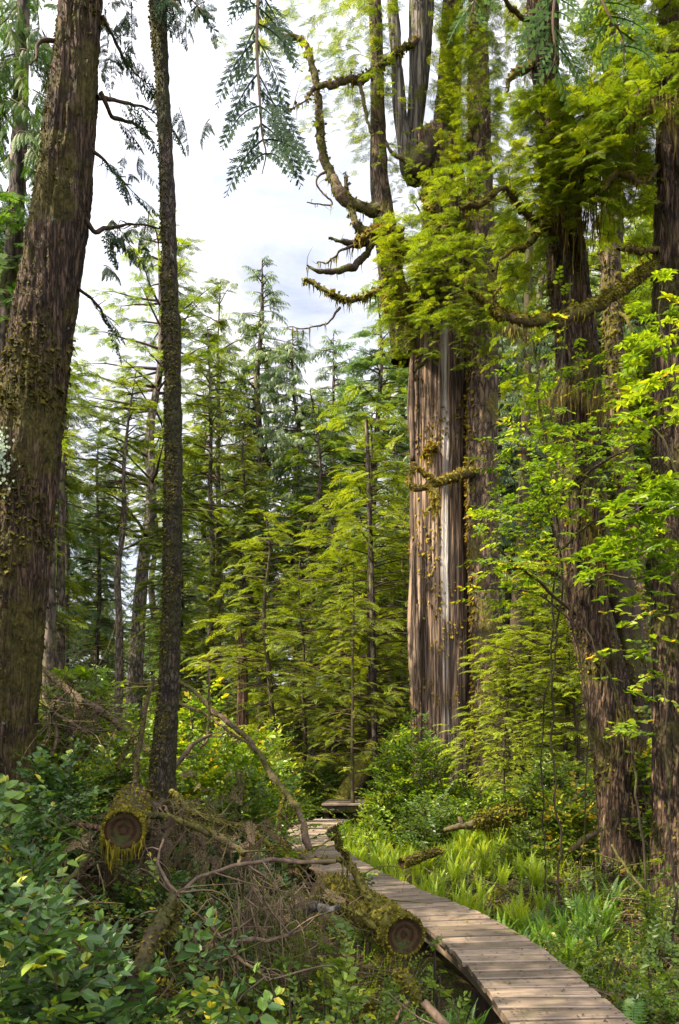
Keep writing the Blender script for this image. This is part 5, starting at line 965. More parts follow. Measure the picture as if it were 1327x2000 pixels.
corner('salal_shrub', 'small leafy plant standing at the edge of the deck beside the short log', 850, 1765, 5.4, 34, 7, (.12, .17), sd=47, mats=BB, tint=(.1, .5))
corner('salal_shrub', 'small shrub between the curved mossy branch and the boardwalk', 715, 1690, 7.3, 50, 26, (.12, .22), sd=48, mats=SB, tint=(0, .6))
corner('salal_shrub', 'creeping low shrub on the mossy bank at the lower right', 1150, 1740, 6.6, 230, 150, (.10, .2), sd=50, mats=SB, tint=(.1, .8))
corner('salal_shrub', 'low leafy shrub at the foot of the furrowed right edge trunk', 1290, 1660, 6.9, 120, 60, (.14, .26), sd=51, mats=SB, tint=(.2, .9))
corner('salal_shrub', 'low creeping shrub at the right edge near the bottom', 1290, 1790, 5.2, 200, 110, (.10, .2), sd=52, mats=SB, tint=(.1, .7))
# ================================================================ ferns
FM = {}
def fern_mesh(key, nf, tl, up, matn, sd, spread=1.):
    global rng; keep = rng; rng = np.random.default_rng(sd); az = np.arange(nf) / nf * 2 * pi + rng.uniform(-.3, .3, nf); el = rng.uniform(up - .2, up + .25, nf)
    d = np.stack([np.cos(az) * np.cos(el), np.sin(az) * np.cos(el), np.sin(el)], 1)
    t = place_any(tl, frames(d, (0, 0, 1), rng.uniform(.7, 1.1, nf), rng.uniform(-.3, .3, nf)), d * .02, rng.uniform(.2, .8, nf), .3); rng = keep
    FM[key] = [mesh('fern', t, M[matn])] if key not in FM else FM[key] + [mesh('fern', t, M[matn])]
for i in range(4):
    fern_mesh('strap', 13, FR_STRAP, 1.12, 'fern_br', 10 + i); fern_mesh('strap_dk', 12, FR_STRAP, .95, 'fern', 20 + i); fern_mesh('sword', 11, FR, .62, 'fern', 30 + i)
def ferns(rect, dr, n, key, size, label, group, sdd, keepoff=.5):
    k = 0; tries = 0
    while k < n and tries < n * 20:
        tries += 1; d = rng.uniform(*dr); px = rng.uniform(rect[0], rect[2]); x = (px - 663.5) / F * d; z = gz(x, d); py = HORIZON + (CAM_H - z) / d * F
        if not rect[1] < py < rect[3] or abs(x - walk_x(d)) < keepoff: continue
        o = link(bpy.data.objects.new('fern', FM[key][rng.integers(4)])); o.location = (x, d, z - .01); s = rng.uniform(*size); o.scale = (s, s, s * rng.uniform(.9, 1.2)); o.rotation_euler = (rng.normal(0, .12), rng.normal(0, .12), rng.uniform(0, 6.28))
        tag(o, label, 'fern', group); k += 1
ferns((690, 1590, 1060, 1860), (6.4, 15), 175, 'strap', (.32, .56), 'upright bright yellow-green fern in the sunlit bed right of the boardwalk', 'bright upright ferns beside the boardwalk', 1)
ferns((640, 1590, 760, 1700), (11, 16.5), 30, 'strap', (.32, .5), 'upright yellow-green fern by the inner bend of the far boardwalk', 'ferns at the inner bend of the boardwalk', 2)
ferns((930, 1690, 1200, 1900), (5.3, 8), 40, 'strap_dk', (.28, .44), 'darker green fern near the right edge of the deck', 'darker ferns right of the deck', 3)
ferns((560, 1820, 980, 2100), (3.2, 5.3), 26, 'strap_dk', (.24, .40), 'narrow green fern in the shade under the left edge of the deck', 'ferns in the shade left of the deck', 4, .42)
for px, d, s, lab in ((1240, 5.0, .55, 'large dark sword fern at the lower right with spreading fronds'), (1320, 5.6, .5, 'sword fern at the right edge above the large dark one'), (650, 4.4, .42, 'sword fern below the brush pile, with blue-green fronds'), (610, 3.6, .42, 'sword fern at the bottom edge near the middle'), (880, 4.1, .40, 'sword fern tucked below the left edge of the deck'), (840, 14.2, .6, 'pale sword fern in the shrubs before the giant dead trunk'), (960, 6.6, .42, 'silvery green sword fern just right of the planks'), (480, 3.1, .40, 'sword fern at the bottom edge under the salal leaves')):
    x = (px - 663.5) / F * d; z = gz(x, d); o = link(bpy.data.objects.new('fern', FM['sword'][rng.integers(4)])); o.location = (x, d, z); o.scale = (s, s, s); o.rotation_euler = (0, 0, rng.uniform(0, 6)); tag(o, lab, 'fern')
# ================================================================ ground cover and litter (nobody could count these)
def cover(name, label, cat, region, n, tl, size, mats, up=.6, thr=.45, sd=0, hz=(.02, .12), off=.48, tint=(.1, .8), flat=False, sc=.9):
    (x0, x1, y0, y1) = region; x = rng.uniform(x0, x1, n * 3); y = rng.uniform(y0, y1, n * 3); f = fbm(np.stack([x, y, 0 * x], 1) * sc, 3, 600 + sd)
    ok = (f > thr) & (np.abs(x - walk_x(y)) > off) & (np.abs(x) < .62 * y + .8); x, y = x[ok][:n], y[ok][:n]; k = len(x); z = ground_z(x, y) + rng.uniform(*hz, k)
    az = rng.uniform(0, 2 * pi, k); el = rng.normal(0 if flat else up, .3, k); d = np.stack([np.cos(az) * np.cos(el), np.sin(az) * np.cos(el), np.sin(el)], 1); s = rng.uniform(*size, k)
    t = place_any(tl, frames(d, (0, 0, 1), s, rng.uniform(-.4, .4, k)), np.stack([x, y, z], 1), rng.uniform(*tint, k), .3)
    tag(obj(name, t, mats), label, cat, kind='stuff')
cover('undergrowth', 'low leafy undergrowth covering the forest floor close by', 'undergrowth', (-6, 6, 3, 13), 5200, SH_SMALL, (.10, .24), SB, thr=.42, sd=1, tint=(0, .75))
cover('undergrowth', 'leafy undergrowth under the farther trees', 'undergrowth', (-16, 16, 13, 34), 6500, SH_SMALL, (.3, .65), BB, thr=.38, sd=2, hz=(.05, .5), tint=(0, .65), sc=.4)
cover('undergrowth', 'far understorey of bushes and low boughs below the wall of forest', 'undergrowth', (-60, 60, 30, 78), 7000, BO_LO, (.7, 1.6), [M['hem_mid'], M['twig']], thr=.2, sd=7, hz=(.1, 3.2), tint=(0, .6), sc=.2, up=.25)
cover('undergrowth', 'hazy mass of far boughs closing the gaps below the distant conifers', 'undergrowth', (-75, 75, 48, 90), 6500, BO_LO, (1.0, 2.4), [M['hem_mid'], M['twig']], thr=.2, sd=8, hz=(.1, 9.5), tint=(0, .6), sc=.2, up=.25)
cover('grass', 'fresh fine green shoots among the ferns', 'grass', (-.5, 4, 6, 16), 3000, [frond(8, .03, 3, .3)], (.15, .35), [M['fern_br'], M['twig']], up=1.2, thr=.35, sd=3, hz=(0, .03), off=.42)
LITTER = [tube([(0, 0, 0), (.5, .06 * i, .05), (1, -.05, 0)], [.018, .014, .008], 4, .3) for i in range(3)]
cover('twig_litter', 'fallen twigs littering the forest floor', 'twigs', (-5, 5, 3, 12), 3200, LITTER, (.15, .6), [M['twig_gray']], thr=.2, sd=4, hz=(.01, .08), flat=True, up=0)
cover('moss_carpet', 'tufted moss over the forest floor', 'moss', (-5, 5, 3, 10), 26000, [kite((0, 0, 0), (1, 0, .1), (0, 0, 1), 1, .5)], (.03, .07), [M['moss']], up=.7, thr=.48, sd=5, hz=(-.005, .01), sc=1.2)
cover('leaf_litter', 'brown fallen needles and leaves on the ground', 'leaf litter', (-5, 5, 3, 10), 12000, [kite((0, 0, 0), (1, 0, .1), (0, 0, 1), 1, .4)], (.02, .06), [M['dead']], thr=.3, sd=6, hz=(.0, .02), flat=True, up=0, sc=1.2)

# needles and specks fallen on the planks
n = 900; y = rng.uniform(3.4, 14, n); x = walk_x(y) + rng.uniform(-.36, .36, n) ; az = rng.uniform(0, 6.28, n)
t = place(kite((0, 0, 0), (1, 0, .08), (0, 0, 1), 1, .35), frames(np.stack([np.cos(az), np.sin(az), .05 + 0 * az], 1), (0, 0, 1), rng.uniform(.012, .045, n)), np.stack([x, y, 0 * x + .007], 1), rng.random(n), 0)
tag(obj('leaf_litter', t, M['dead']), 'fallen needles and leaf specks on the planks', 'leaf litter', kind='stuff')
# ================================================================ fallen wood, logs and brush on the left
def fallen(name, label, paths, mt, cat='branch', moss=0, drape=0, dl=(.03, .15), twigs=4, sd=0, tsize=(.012, .03), mm='moss', mthr=.44, wob=.02, seg=9, cap=3, tw_len=(.15, .5)):
    b = P(*paths[0][0][:3]); e = empty(name, b, label, cat); ts = []; ms = []
    for j, pth in enumerate(paths):
        pth = [(*q_[:3], q_[3] * (.82 if cat == 'branch' else 1)) for q_ in pth]; t = limb(pth, seg=seg, step=.03, wob=wob, sd=sd + j, cap=cap); ts.append(t)
        if moss: ms.append(tufts(t, moss, tsize, mthr, 3, sd, updir=(-.3, 0, 1), down=.5))
        if drape: ms.append(drapes(pxpath(pth), drape, dl, .007, sd, spread=.02))
        pr = spline(pxpath(pth), .06)
        for i in range(twigs):
            q = pr[rng.integers(len(pr) // 6, len(pr))]; dv = norm(rng.normal(0, 1, 3) * [1, .5, .8] + [0, 0, -.25]); L_ = rng.uniform(*tw_len)
            ts.append(tube([q, q + dv * L_ * .5 + rng.normal(0, .04, 3), q + dv * L_ + rng.normal(0, .08, 3) - [0, 0, .15 * L_]], [.007, .005, .002], 4, .06))
    obj('limb', join(ts), mt, e, sm=True)
    if ms: obj('moss', join(ms), M[mm], e)
    return e
DW, MB_ = M['deadwood'], M['branch_moss']
fallen('fallen_branch', 'thick grey fallen branch slanting down from the huge trunk to the thin trunk', [[(60, 1290, 9.2, 3), (100, 1318, 9, 7), (150, 1360, 8.7, 8), (200, 1392, 8.4, 8), (250, 1432, 8.1, 8), (305, 1478, 7.8, 8)], [(150, 1358, 8.7, 6), (160, 1400, 8.7, 9), (150, 1410, 8.6, 9), (168, 1380, 8.6, 5)]], DW, moss=250, sd=100, twigs=9)
fallen('fallen_branch', 'long arching dead branch that comes down on the far boardwalk', [[(345, 1325, 9.6, 3), (390, 1362, 9.4, 5), (430, 1398, 9.2, 5.5), (480, 1440, 8.9, 6), (505, 1468, 8.7, 6), (530, 1510, 8.5, 6.5), (565, 1555, 8.2, 7), (590, 1600, 8.0, 8), (600, 1640, 7.8, 9), (606, 1660, 7.8, 7)], [(345, 1372, 9.5, 4), (410, 1400, 9.2, 3), (450, 1432, 9.0, 3), (490, 1452, 8.8, 2.5)], [(560, 1550, 8.3, 4), (548, 1580, 8.2, 4), (545, 1620, 8.1, 4), (560, 1660, 8.0, 4)]], DW, moss=300, drape=20, sd=101, twigs=6, dl=(.05, .25))
fallen('fallen_branch', 'dead branch with dark stub leaning on the right of the thin trunk', [[(340, 1500, 7.6, 5), (360, 1475, 7.7, 6), (385, 1448, 7.8, 4), (408, 1435, 7.9, 2)], [(408, 1300, 8.2, 2), (408, 1380, 8.1, 3), (405, 1440, 8.0, 3), (390, 1460, 7.9, 2)]], DW, sd=102, twigs=5)
fallen('fallen_branch', 'reddish fallen pole resting over the stump beside the cut log end', [[(130, 1612, 6.2, 3), (190, 1598, 5.9, 6), (260, 1592, 5.7, 7), (330, 1598, 5.5, 8), (390, 1618, 5.3, 9), (440, 1645, 5.1, 9), (478, 1670, 5.0, 6)]], DW, moss=260, sd=103, twigs=5)
fallen('fallen_branch', 'thin curved dead branch hooking down in front of the brush pile', [[(655, 1682, 5.0, 5.0), (600, 1684, 4.9, 4.3), (540, 1680, 4.8, 4.3), (480, 1688, 4.7, 4.3), (420, 1705, 4.6, 4.3), (370, 1728, 4.5, 3.6), (335, 1760, 4.4, 3.6), (315, 1790, 4.35, 2.9), (313, 1818, 4.3, 2.9), (335, 1845, 4.3, 2.2)], [(320, 1640, 4.8, 2.2), (308, 1680, 4.6, 2.9), (320, 1710, 4.5, 4.3), (348, 1755, 4.4, 4.3), (345, 1790, 4.35, 3.6), (320, 1815, 4.3, 2.9)]], M['twig_gray'], sd=104, twigs=8)
fallen('fallen_limb', 'thick dark rotting limb slanting up from the bottom edge in the salal', [[(195, 2060, 3.3, 24), (240, 1980, 3.4, 22), (272, 1900, 3.5, 19), (300, 1835, 3.6, 17), (322, 1785, 3.8, 13), (335, 1745, 4.0, 7)], [(305, 1840, 3.6, 8), (270, 1870, 3.65, 7), (235, 1905, 3.7, 4)], [(345, 1770, 4.0, 4), (338, 1810, 3.8, 5), (318, 1840, 3.65, 5)]], M['bark_dk'], moss=500, sd=105, twigs=2, seg=18, mm='moss_dk')
fallen('fallen_branch', 'reddish branch poking down left below the cut log end', [[(200, 1640, 5.2, 4), (165, 1680, 5.0, 5), (130, 1730, 4.8, 5), (100, 1760, 4.7, 4)]], M['deadwood'], sd=106, twigs=6)
fallen('fallen_branch', 'short curved twig at the far left among the salal', [[(95, 1690, 5.0, 3), (65, 1720, 4.9, 3), (50, 1760, 4.8, 2)]], M['deadwood'], sd=134, twigs=2)
fallen('fallen_branch', 'greenish mossy branch right of the thin trunk sloping to the boardwalk', [[(335, 1545, 6.8, 6), (370, 1580, 6.5, 6), (410, 1600, 6.3, 6), (460, 1610, 6.2, 5), (500, 1630, 6.0, 6), (535, 1655, 5.9, 4)]], MB_, moss=600, drape=60, sd=107, twigs=4)
fallen('fallen_branch', 'leaning bare stick rising through the shrubs left of the thin trunk', [[(265, 1540, 7.0, 6), (270, 1470, 7.1, 6), (285, 1390, 7.3, 5), (300, 1320, 7.4, 3)], [(230, 1500, 7.2, 3), (245, 1465, 7.3, 4), (262, 1440, 7.4, 4)]], DW, moss=300, sd=108, twigs=3)
fallen('fallen_branch', 'tangle of grey branches beside the huge trunk', [[(82, 1375, 8.6, 4), (120, 1400, 8.4, 4), (170, 1430, 8.2, 3)], [(100, 1480, 8.3, 3), (110, 1430, 8.4, 4), (85, 1360, 8.6, 3)], [(170, 1300, 9.6, 3), (190, 1340, 9.4, 3), (185, 1400, 9.2, 3)]], M['twig_gray'], sd=109, twigs=26, tw_len=(.3, .9))
fallen('fallen_branch', 'thin twiggy branch lying across the front of the brush pile', [[(350, 1860, 4.4, 2), (420, 1845, 4.4, 5), (470, 1838, 4.4, 6), (520, 1835, 4.5, 5), (580, 1820, 4.6, 4)], [(470, 1838, 4.4, 4), (430, 1880, 4.3, 4), (390, 1905, 4.2, 3)], [(400, 1790, 4.4, 2), (455, 1860, 4.3, 4), (500, 1895, 4.2, 3), (525, 1915, 4.1, 2)]], M['twig_gray'], sd=110, twigs=16)
# two cut logs
def log(name, label, path, mt, moss, capn='cut_face', drape=0, hollow=.02, sd=0, mm='moss', ring=True):
    b = P(*path[-1][:3]); e = empty(name, b, label, 'log'); pts, rad = pxpath(path), pxrad(path)
    t = tube(pts, rad, 40, .025, disp=trunk_disp(rad.max() * .06, 10, .6, burl=.01, sd=sd, rag=.006), wob=.0, cap=1); obj('trunk', t, mt, e, sm=True)
    c, R_ = pts[-1], rad[-1]; ax = norm(pts[-1] - pts[-2]); n = 40; u = norm(np.cross(ax, [0, 0, 1.])); v = np.cross(ax, u); V = [c - ax * hollow * 1.5]; th = np.arange(n) / n * 2 * pi; RR = 24
    for k in range(1, RR + 1):
        q = k / RR; rj = R_ * (q * (.93 + .04 * fbm(np.stack([np.cos(th) * 2, np.sin(th) * 2, 0 * th + sd], 1), 2)[:])); dep = -hollow * 1.5 * (1 - q ** 2) - .012 * fbm(np.stack([np.cos(th) * q * 6, np.sin(th) * q * 6, 0 * th + 3 + sd], 1), 3)
        for a_, r_, d_ in zip(th, rj, dep): V.append(c + u * r_ * cos(a_) + v * r_ * sin(a_) + ax * (d_ + .004))
    F_ = [(0, 1 + j, 1 + (j + 1) % n, 1 + (j + 2) % n) for j in range(0, n, 2)] + [(1 + (k - 1) * n + j, 1 + k * n + j, 1 + k * n + (j + 1) % n, 1 + (k - 1) * n + (j + 1) % n) for k in range(1, RR) for j in range(n)]
    av = np.concatenate([[.3], np.repeat([.35 + .14 * sin(k * 2.2) + .18 * sin(k * .7 + sd) for k in range(1, RR + 1)], n)]); obj(capn, T(V, F_, 0, np.clip(av, 0, 1)), M['cut'], e, sm=True)
    ms = [tufts(t, moss, (.012, .035), .36, 3, sd, updir=(-.3, 0, 1), down=.35)]
    rim = np.array([c + (u * cos(a) + v * sin(a)) * R_ * 1.0 for a in th]); k = rng.integers(0, n, moss // 2); o_ = rim[k] - c; d = norm(o_ + rng.normal(0, .5, (len(k), 3)) * R_ + [0, 0, -.02])
    ms.append(place(kite((0, 0, 0), (1, 0, 0), (0, 0, 1), 1, .7), frames(d, ax + rng.normal(0, .2, (len(k), 3)), rng.uniform(.010, .028, len(k))), rim[k] * .985 + c * .015 - ax * rng.uniform(0, .03, len(k))[:, None], rng.random(len(k)), 0))
    if drape:
        lo = rim[(v @ np.array([0, 0, 1.])) * np.sin(th) < -.25]
        if len(lo) < 3: lo = rim[np.argsort(rim[:, 2])[:16]]
        lo = lo[np.argsort(lo[:, 0])]; ms.append(drapes(lo, drape, (.02, .15), .007, sd, spread=.016, seg=4))
    obj('moss', join(ms), M[mm], e); return e
log('cut_log', 'round dark cut log end fringed with hanging yellow moss, below the thin trunk', [(262, 1560, 7.0, 30), (252, 1600, 6.0, 34), (241, 1622, 5.05, 37)], M['bark_dk'], 2600, drape=90, sd=120, mm='moss')
fallen('broken_stub', 'pale sharp broken branch stub pointing left from the cut log end', [[(205, 1622, 5.35, 7), (175, 1616, 5.3, 7), (135, 1610, 5.25, 1)]], M['redwood'], twigs=0, sd=121)
log('mossy_log', 'short fallen log with a dark cut end lying against the left edge of the deck', [(640, 1735, 6.6, 30), (700, 1770, 6.0, 34), (745, 1795, 5.6, 36), (792, 1828, 5.15, 37)], MB_, 2600, sd=122, mm='moss')
fallen('mossy_branch', 'curved mossy branch arching up from the short fallen log', [[(565, 1684, 6.3, 5), (620, 1682, 6.2, 6), (668, 1680, 6.0, 7), (690, 1698, 5.9, 9), (705, 1725, 5.8, 10), (722, 1755, 5.7, 11), (742, 1778, 5.6, 13)], [(676, 1690, 5.9, 4), (680, 1672, 5.9, 4), (664, 1655, 5.9, 3), (660, 1625, 5.9, 1)]], MB_, moss=600, sd=123, twigs=6, mm='moss_dk')
fallen('mossy_branch', 'low mossy branch running into the short fallen log from the left', [[(595, 1752, 5.6, 5), (640, 1757, 5.5, 6), (680, 1775, 5.4, 7), (715, 1800, 5.3, 8), (750, 1825, 5.3, 6)]], MB_, moss=400, sd=124, twigs=6, mm='moss_dk')
fallen('fallen_branch', 'moss-hung dead branch with a bare pale tip lying right of the boardwalk bend', [[(868, 1622, 11.2, 3), (890, 1616, 11.2, 6), (915, 1612, 11.2, 8), (945, 1602, 11.2, 10), (985, 1592, 11.2, 11), (1018, 1586, 11.2, 11), (1060, 1580, 11.4, 9)], [(905, 1612, 11.2, 4), (900, 1602, 11.2, 5), (896, 1596, 11.2, 2)]], M['deadwood'], moss=0, sd=125, twigs=2)
e = bpy.context.scene.objects['fallen_branch.010'] if 'fallen_branch.010' in bpy.data.objects else None
def moss_on(e, path, n, dr, mm='moss', size=(.03, .06)):
    t = limb(path, seg=9); o = obj('moss', join([tufts(t, n, size, .25, 3, 1, down=.4), drapes(pxpath(path), dr, (.06, .34), .016, 3, spread=.05)]), M[mm], e)
for o in list(bpy.data.objects):
    if o.get('label', '').startswith('moss-hung dead branch'): moss_on(o, [(925, 1606, 11.2, 12), (960, 1596, 11.2, 15), (1020, 1584, 11.2, 15)], 900, 220)
log('fallen_log', 'dark mossy log leaning in the shade beyond the platform', [(735, 1455, 21, 18), (715, 1490, 20.3, 18), (690, 1530, 19.6, 18), (660, 1575, 19.2, 16)], MB_, 800, sd=126, mm='moss_dk')
log('fallen_log', 'rotten low log in the shadow left of the platform', [(760, 1500, 22, 12), (700, 1508, 21.6, 12), (640, 1508, 21.3, 12), (600, 1512, 21, 11)], MB_, 700, sd=127, mm='moss')
log('fallen_log', 'rotten red log end among the ferns by the boardwalk', [(860, 1662, 10.6, 7), (815, 1676, 10.4, 9), (785, 1686, 10.1, 8)], M['bark_dk'], 1500, sd=128, mm='moss')
fallen('split_wood', 'split reddish piece of wood lying below the deck', [[(775, 1898, 4.5, 9), (800, 1918, 4.4, 15), (822, 1955, 4.3, 4)]], M['deadwood'], twigs=0, sd=129, moss=300, seg=7)
fallen('fallen_branch', 'grey lichen-spotted stick at the bottom edge left of the deck', [[(880, 2010, 4.0, 10), (850, 1985, 4.05, 10), (825, 1960, 4.1, 9)]], M['twig_gray'], twigs=1, sd=130)
fallen('fallen_branch', 'thin reddish twig left of the grey stick at the bottom edge', [[(800, 1955, 4.1, 3), (780, 1975, 4.0, 3), (760, 2010, 3.9, 3)]], M['redwood'], twigs=1, sd=135)
fallen('fallen_branch', 'dark bent root leaning against the leaning trunks', [[(1110, 1665, 8.6, 6), (1140, 1640, 8.6, 6), (1175, 1618, 8.6, 5)]], DW, moss=200, sd=131)
fallen('fallen_branch', 'thin pale stick sloping down to the right edge in front of the furrowed trunk', [[(1195, 1650, 7.6, 3), (1225, 1700, 7.4, 3), (1270, 1745, 7.2, 3), (1330, 1775, 7, 3)]], DW, sd=133)
fallen('rotten_wood', 'weathered pale scrap of rotten wood in the brush pile', [[(595, 1785, 5.0, 8), (620, 1768, 5.0, 12), (645, 1775, 5.0, 9), (665, 1772, 5.0, 4)]], M['silver'], twigs=0, sd=132)
# nurse stump under the thin trunk
x, y = P(300, 1700, 6.75)[:2]; zs = gz(x, y); e = empty('old_stump', (x, y, zs), 'dark rotten stump from which the thin mossy trunk grows', 'stump')
zt = P(316, 1575, 7)[2]
t = tube([(x, y + .1, zs - .5), (x, y + .1, zs), (x + .0, y + .15, (zs + zt) / 2), (x + .03, y + .22, zt - .06), (x + .04, y + .25, zt + .05)], [.46, .40, .33, .30, .12], 60, .03, disp=trunk_disp(.05, 7, .2, flute=.06, sd=140, rag=.01), cap=2); obj('trunk', t, M['bark_dk'], e, sm=True)
obj('moss', tufts(t, 3000, (.02, .05), .45, 2, 3, updir=(0, 0, 1), down=.7), M['moss_dk'], e)
rt = []
for i in range(46):
    a = rng.uniform(pi * .95, 2.05 * pi); r0 = .33; b = np.array([x + cos(a) * r0 * .6, y + .2 + sin(a) * r0 * .8, zt + rng.uniform(-.05, .05)]); L_ = rng.uniform(.3, .9)
    rt.append(tube([b, b + [cos(a) * .25, sin(a) * .2, -.1 * rng.random()], b + [cos(a) * (.25 + L_ * .4), sin(a) * .3, -L_ * .8]], [.009, .008, .004], 5, .06, wob=.03, seed=i))
obj('root', join(rt), M['deadwood'], e, sm=True)
# brush pile: hanging and tangled dead twigs, far too many to count
def brush(label, specs, mt, name='brush_pile'):
    out = []
    for (x0, y0, x1, y1, d0, d1, n, L0, L1, mode) in specs:
        for i in range(n):
            px, py, d = rng.uniform(x0, x1), rng.uniform(y0, y1), rng.uniform(d0, d1); b = P(px, py, d); L_ = rng.uniform(L0, L1)
            if mode == 'hang':
                s = rng.normal(0, .35); pts = [b, b + [s * L_ * .45, -.10 * L_, -.30 * L_], b + [s * L_ * .8, -.12 * L_, -.68 * L_], b + [s * L_ * .9, -.05, -L_]]
            else:
                dv = norm(rng.normal(0, 1, 3) * [1, .5, .5]); pts = [b, b + dv * L_ * .5 + rng.normal(0, .06, 3), b + dv * L_ + rng.normal(0, .1, 3)]
            r_ = rng.uniform(.0025, .006); out.append(tube(pts, np.linspace(r_, r_ * .35, len(pts)), 4, .07, wob=.025, seed=i, a=rng.random()))
            for k in range(rng.integers(1, 4)):
                q = np.array(pts[rng.integers(1, len(pts))]); dv = norm(np.array([rng.normal(0, 1), rng.normal(0, .4), -1.1 + rng.normal(0, .4)])); l2 = L_ * rng.uniform(.15, .4)
                out.append(tube([q, q + dv * l2 * .5 + rng.normal(0, .015, 3), q + dv * l2], [r_ * .5, r_ * .4, .001], 3, .08))
    tag(obj(name, join(out), mt), label, 'dead twigs', kind='stuff')
brush('hanging grey dead twigs of the brush pile beside the boardwalk', [(455, 1695, 600, 1760, 4.6, 5.4, 60, .25, .7, 'hang'), (430, 1750, 600, 1900, 4.5, 5.4, 40, .2, .5, 'x'), (320, 1780, 480, 1900, 4.6, 5.4, 25, .2, .45, 'x'), (560, 1730, 700, 1900, 5.1, 5.9, 40, .2, .45, 'x')], M['twig_gray'])
brush('reddish fine dead twigs tangled around the stump and pole', [(150, 1620, 240, 1780, 5.0, 6.0, 80, .2, .6, 'x'), (280, 1590, 480, 1650, 5.4, 6.4, 70, .2, .5, 'x'), (360, 1600, 540, 1700, 5.0, 6.6, 50, .25, .6, 'hang'), (90, 1330, 240, 1480, 7.5, 9.5, 120, .4, 1.2, 'x')], M['deadwood'], 'dead_twigs')
def deadsprays(rects):
    o = []
    for (x0, y0, x1, y1, d0, d1, n, s0, s1) in rects:
        p = np.array([P(rng.uniform(x0, x1), rng.uniform(y0, y1), rng.uniform(d0, d1)) for _ in range(n)]); dv = norm(np.stack([rng.normal(0, .7, n), rng.normal(0, .4, n) - .1, -.6 + rng.normal(0, .4, n)], 1)); o.append(place_any(SP_MID, frames(dv, (0, 0, 1), rng.uniform(s0, s1, n), rng.uniform(-1, 1, n)), p, rng.random(n), .3))
    return join(o)
tag(obj('dead_sprays', deadsprays([(300, 1600, 520, 1700, 5.2, 6.6, 80, .10, .22), (460, 1700, 640, 1880, 4.8, 5.6, 90, .07, .18), (150, 1630, 240, 1740, 5.2, 6, 50, .1, .25), (380, 1500, 470, 1590, 6.8, 8, 24, .10, .2)]), [M['dead'], M['twig_gray']]), 'brown dead conifer sprays caught on the fallen branches', 'dead sprays', kind='stuff')
# ================================================================ cedar fronds hanging into the frame from overhead
def hanging_frond(name, label, axis, nside, side_len, key, mats, sdd, sub=14, asym=(1, 1), curl=.75, tw=.0045):
    global rng; keep = rng; rng = np.random.default_rng(sdd); pts = pxpath(axis); e = empty(name, pts[0], label, 'cedar branch'); out = [tube(pts, [.010 - .008 * i / (len(pts) - 1) for i in range(len(pts))], 6, .03, 1)]
    pr = spline(pts, .01); n = len(pr)
    for i in range(nside):
        q = int(n * (.04 + .95 * i / nside)); t = q / n; tg = norm(pr[min(n - 1, q + 3)] - pr[max(0, q - 3)])
        for s in (-1, 1):
            if rng.random() < .08: continue
            L_ = side_len * (1 - t ** 6) ** .7 * (.45 + .55 * min(1, t * 1.5)) * asym[0 if s < 0 else 1] * rng.uniform(.55, 1.2) * (.5 + .5 * min(1, t * 4)) + .03
            side = np.array([s * rng.uniform(.6, 1), rng.normal(-.05, .5), rng.normal(0, .15)]); d = norm(tg * .55 + side); m = 7; cur = pr[q].copy(); pth = [cur.copy()]
            for k in range(m): d = norm(d + np.array([0, 0, -curl / m * 1.2])); cur = cur + d * L_ / m; pth.append(cur.copy())
            pth = np.array(pth); out.append(tube(pth, np.linspace(tw, .001, m + 1), 3, L_ / 6, 0, .4)); ns = max(6, int(L_ / .016))
            for k in range(ns):
                u = (k + .7) / ns; p = np.array([np.interp(u * m, np.arange(m + 1), pth[:, c]) for c in range(3)]); j = min(m - 1, int(u * m)); g = norm(pth[j + 1] - pth[j]); nrm = norm(np.cross(g, [0, 1., .1])); s2 = 1 if k % 2 else -1
                d2 = norm(g * .85 + nrm * s2 * .62 + rng.normal(0, .07, 3)); l2 = (.016 + L_ * .16 * (1 - u) ** .7 * min(1, .5 + u * 3)) * rng.uniform(.8, 1.15); a = rng.uniform(.2, .8)
                out.append(kite(p, d2, (0, -1, .1), l2, .0065, 0, a, .6))
                for z_ in range(1, 6):
                    if l2 > .03:
                        for s3 in (-1, 1):
                            n3 = norm(np.cross(d2, [0, 1., .1])); d3 = norm(d2 * .85 + n3 * s3 * .5 + rng.normal(0, .06, 3)); out.append(kite(p + d2 * l2 * z_ / 6, d3, (0, -1, .1), min(.02, l2 * .36), .006, 0, a, .6))
    obj('foliage', join(out), mats, e); rng = keep
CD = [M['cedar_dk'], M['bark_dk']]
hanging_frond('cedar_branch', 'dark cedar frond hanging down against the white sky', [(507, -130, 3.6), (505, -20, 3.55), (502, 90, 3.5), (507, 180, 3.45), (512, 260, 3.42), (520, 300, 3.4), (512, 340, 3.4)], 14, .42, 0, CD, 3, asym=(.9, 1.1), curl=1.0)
hanging_frond('cedar_branch', 'small cedar frond tips hanging at the top edge between the two left trunks', [(290, -80, 4.5), (330, -30, 4.5), (375, 0, 4.5), (400, 30, 4.5)], 6, .22, 0, CD, 5)
CG = [M['cedar_gr'], M['twig']]
hanging_frond('cedar_branch', 'green cedar frond drooping at the top, left one of the pair above the leaning trunks', [(1110, -120, 3.8), (1090, -40, 3.75), (1080, 40, 3.7), (1085, 110, 3.7), (1070, 150, 3.7)], 9, .30, 0, CG, 7)
hanging_frond('cedar_branch', 'green cedar frond drooping at the top, right one of the pair above the leaning trunks', [(1165, -120, 3.7), (1160, -50, 3.65), (1185, 20, 3.6), (1215, 70, 3.6), (1220, 120, 3.6)], 9, .28, 0, CG, 8)
hanging_frond('cedar_branch', 'small green cedar frond at the top edge above the live trunk', [(935, -80, 4.6), (930, -40, 4.6), (925, 10, 4.6), (915, 40, 4.6)], 6, .22, 0, CG, 9)
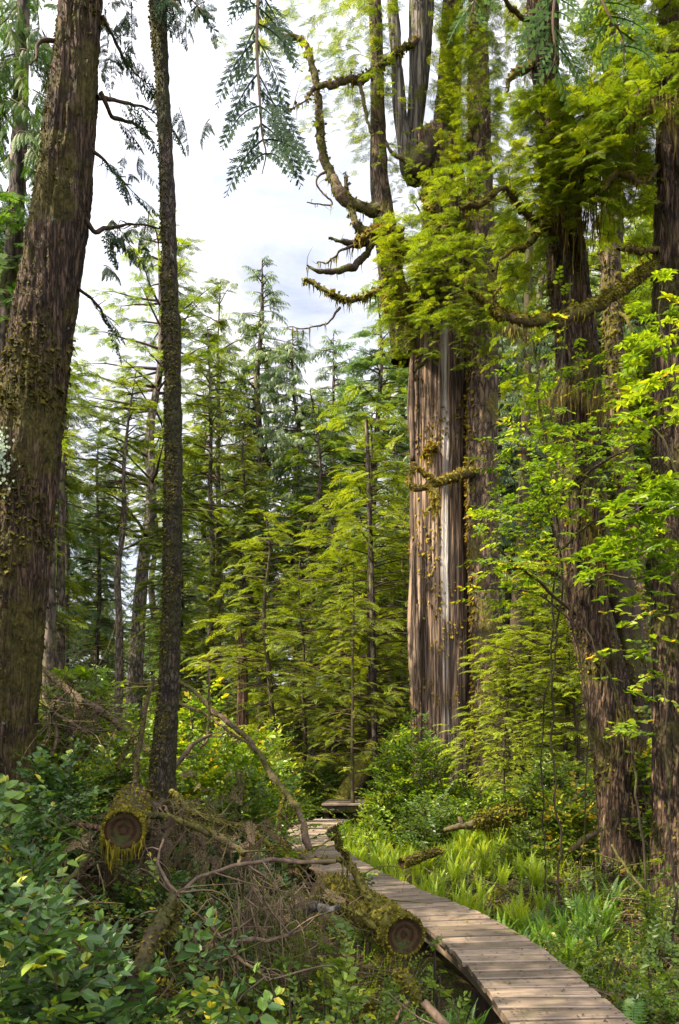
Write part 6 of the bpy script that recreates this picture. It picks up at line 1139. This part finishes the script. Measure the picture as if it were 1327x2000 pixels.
# ================================================================ trees just outside the left edge (they shade the corner)
proto_tree('shade', 'cedar_tree', M['cedar_gr'], M['bark_bg'], 13, 2.0, 2.6, 110, BO_CEDLO, 1.1, r0=.22, up=.1, droop=.3, sd=77, hang=.3, per=1.5)
for i, (x, y, h) in enumerate(((-5.4, 3.0, 11.5), (-6.0, 5.4, 11), (-4.4, .8, 10.5), (-6.4, 8.2, 9))):
    put_tree('shade', (x, y, gz(x, y) - .1), h, 'bushy cedar standing just beyond the left edge', i * 1.3, 'bushy cedars beyond the left edge')
for px, top, d, w, n, tn in ((330, 1690, 5.2, 150, 60, (.1, .8)), (420, 1730, 5.0, 160, 60, (0, .7)), (500, 1640, 6.6, 140, 80, (0, .6)), (560, 1850, 4.6, 140, 46, (.1, .7)), (650, 1800, 4.9, 110, 40, (.1, .7)), (760, 1900, 4.5, 120, 45, (.1, .7)), (880, 1930, 4.2, 100, 36, (.1, .8)), (250, 1690, 5.4, 110, 40, (.1, .7))):
    corner('salal_shrub', {330: 'small leafy plant among dead twigs just right of the hanging moss of the cut log', 420: 'low bluish-leaved plant in front of the long reddish pole', 500: 'low dark plant under the mossy branch by the thin trunk', 560: 'small leafy plant growing through the lower brush pile', 650: 'small leafy plant left of the short mossy log end', 760: 'leafy plant below the short mossy log end', 880: 'leafy plant at the bottom edge under the deck side', 250: 'small leafy plant beneath the cut log end'}[px], px, top, d, w, n, (.12, .24), tint=tn, sd=px, mats=SB if px > 540 else SD)
# finer mixed plants threading through the salal and the deadfall
for px, top, d, w, n, lab in ((110, 1700, 3.8, 240, 70, 'fine bright-leaved plant rising through the dark salal on the left'), (40, 1880, 2.9, 200, 45, 'fine pale-leaved plant low in the corner salal'), (300, 1930, 3.3, 180, 50, 'fine light green plant beside the foot of the thick dark limb'),
    (560, 1930, 3.7, 160, 50, 'light green plant at the bottom edge between two ferns'), (380, 1660, 5.6, 140, 60, 'light green plant under the reddish pole'), (590, 1740, 5.4, 110, 40, 'small bright plant beside the scrap of rotten wood'), (470, 1800, 4.8, 120, 36, 'thin bright plant in the middle of the brush pile')):
    sh_px('leafy_plant', lab, px, top, d, w, 0, n, SH_SMALL, (.12, .26), BB, cat='plant', sd=px, low=.1, up=.6, tint=(.05, .75))
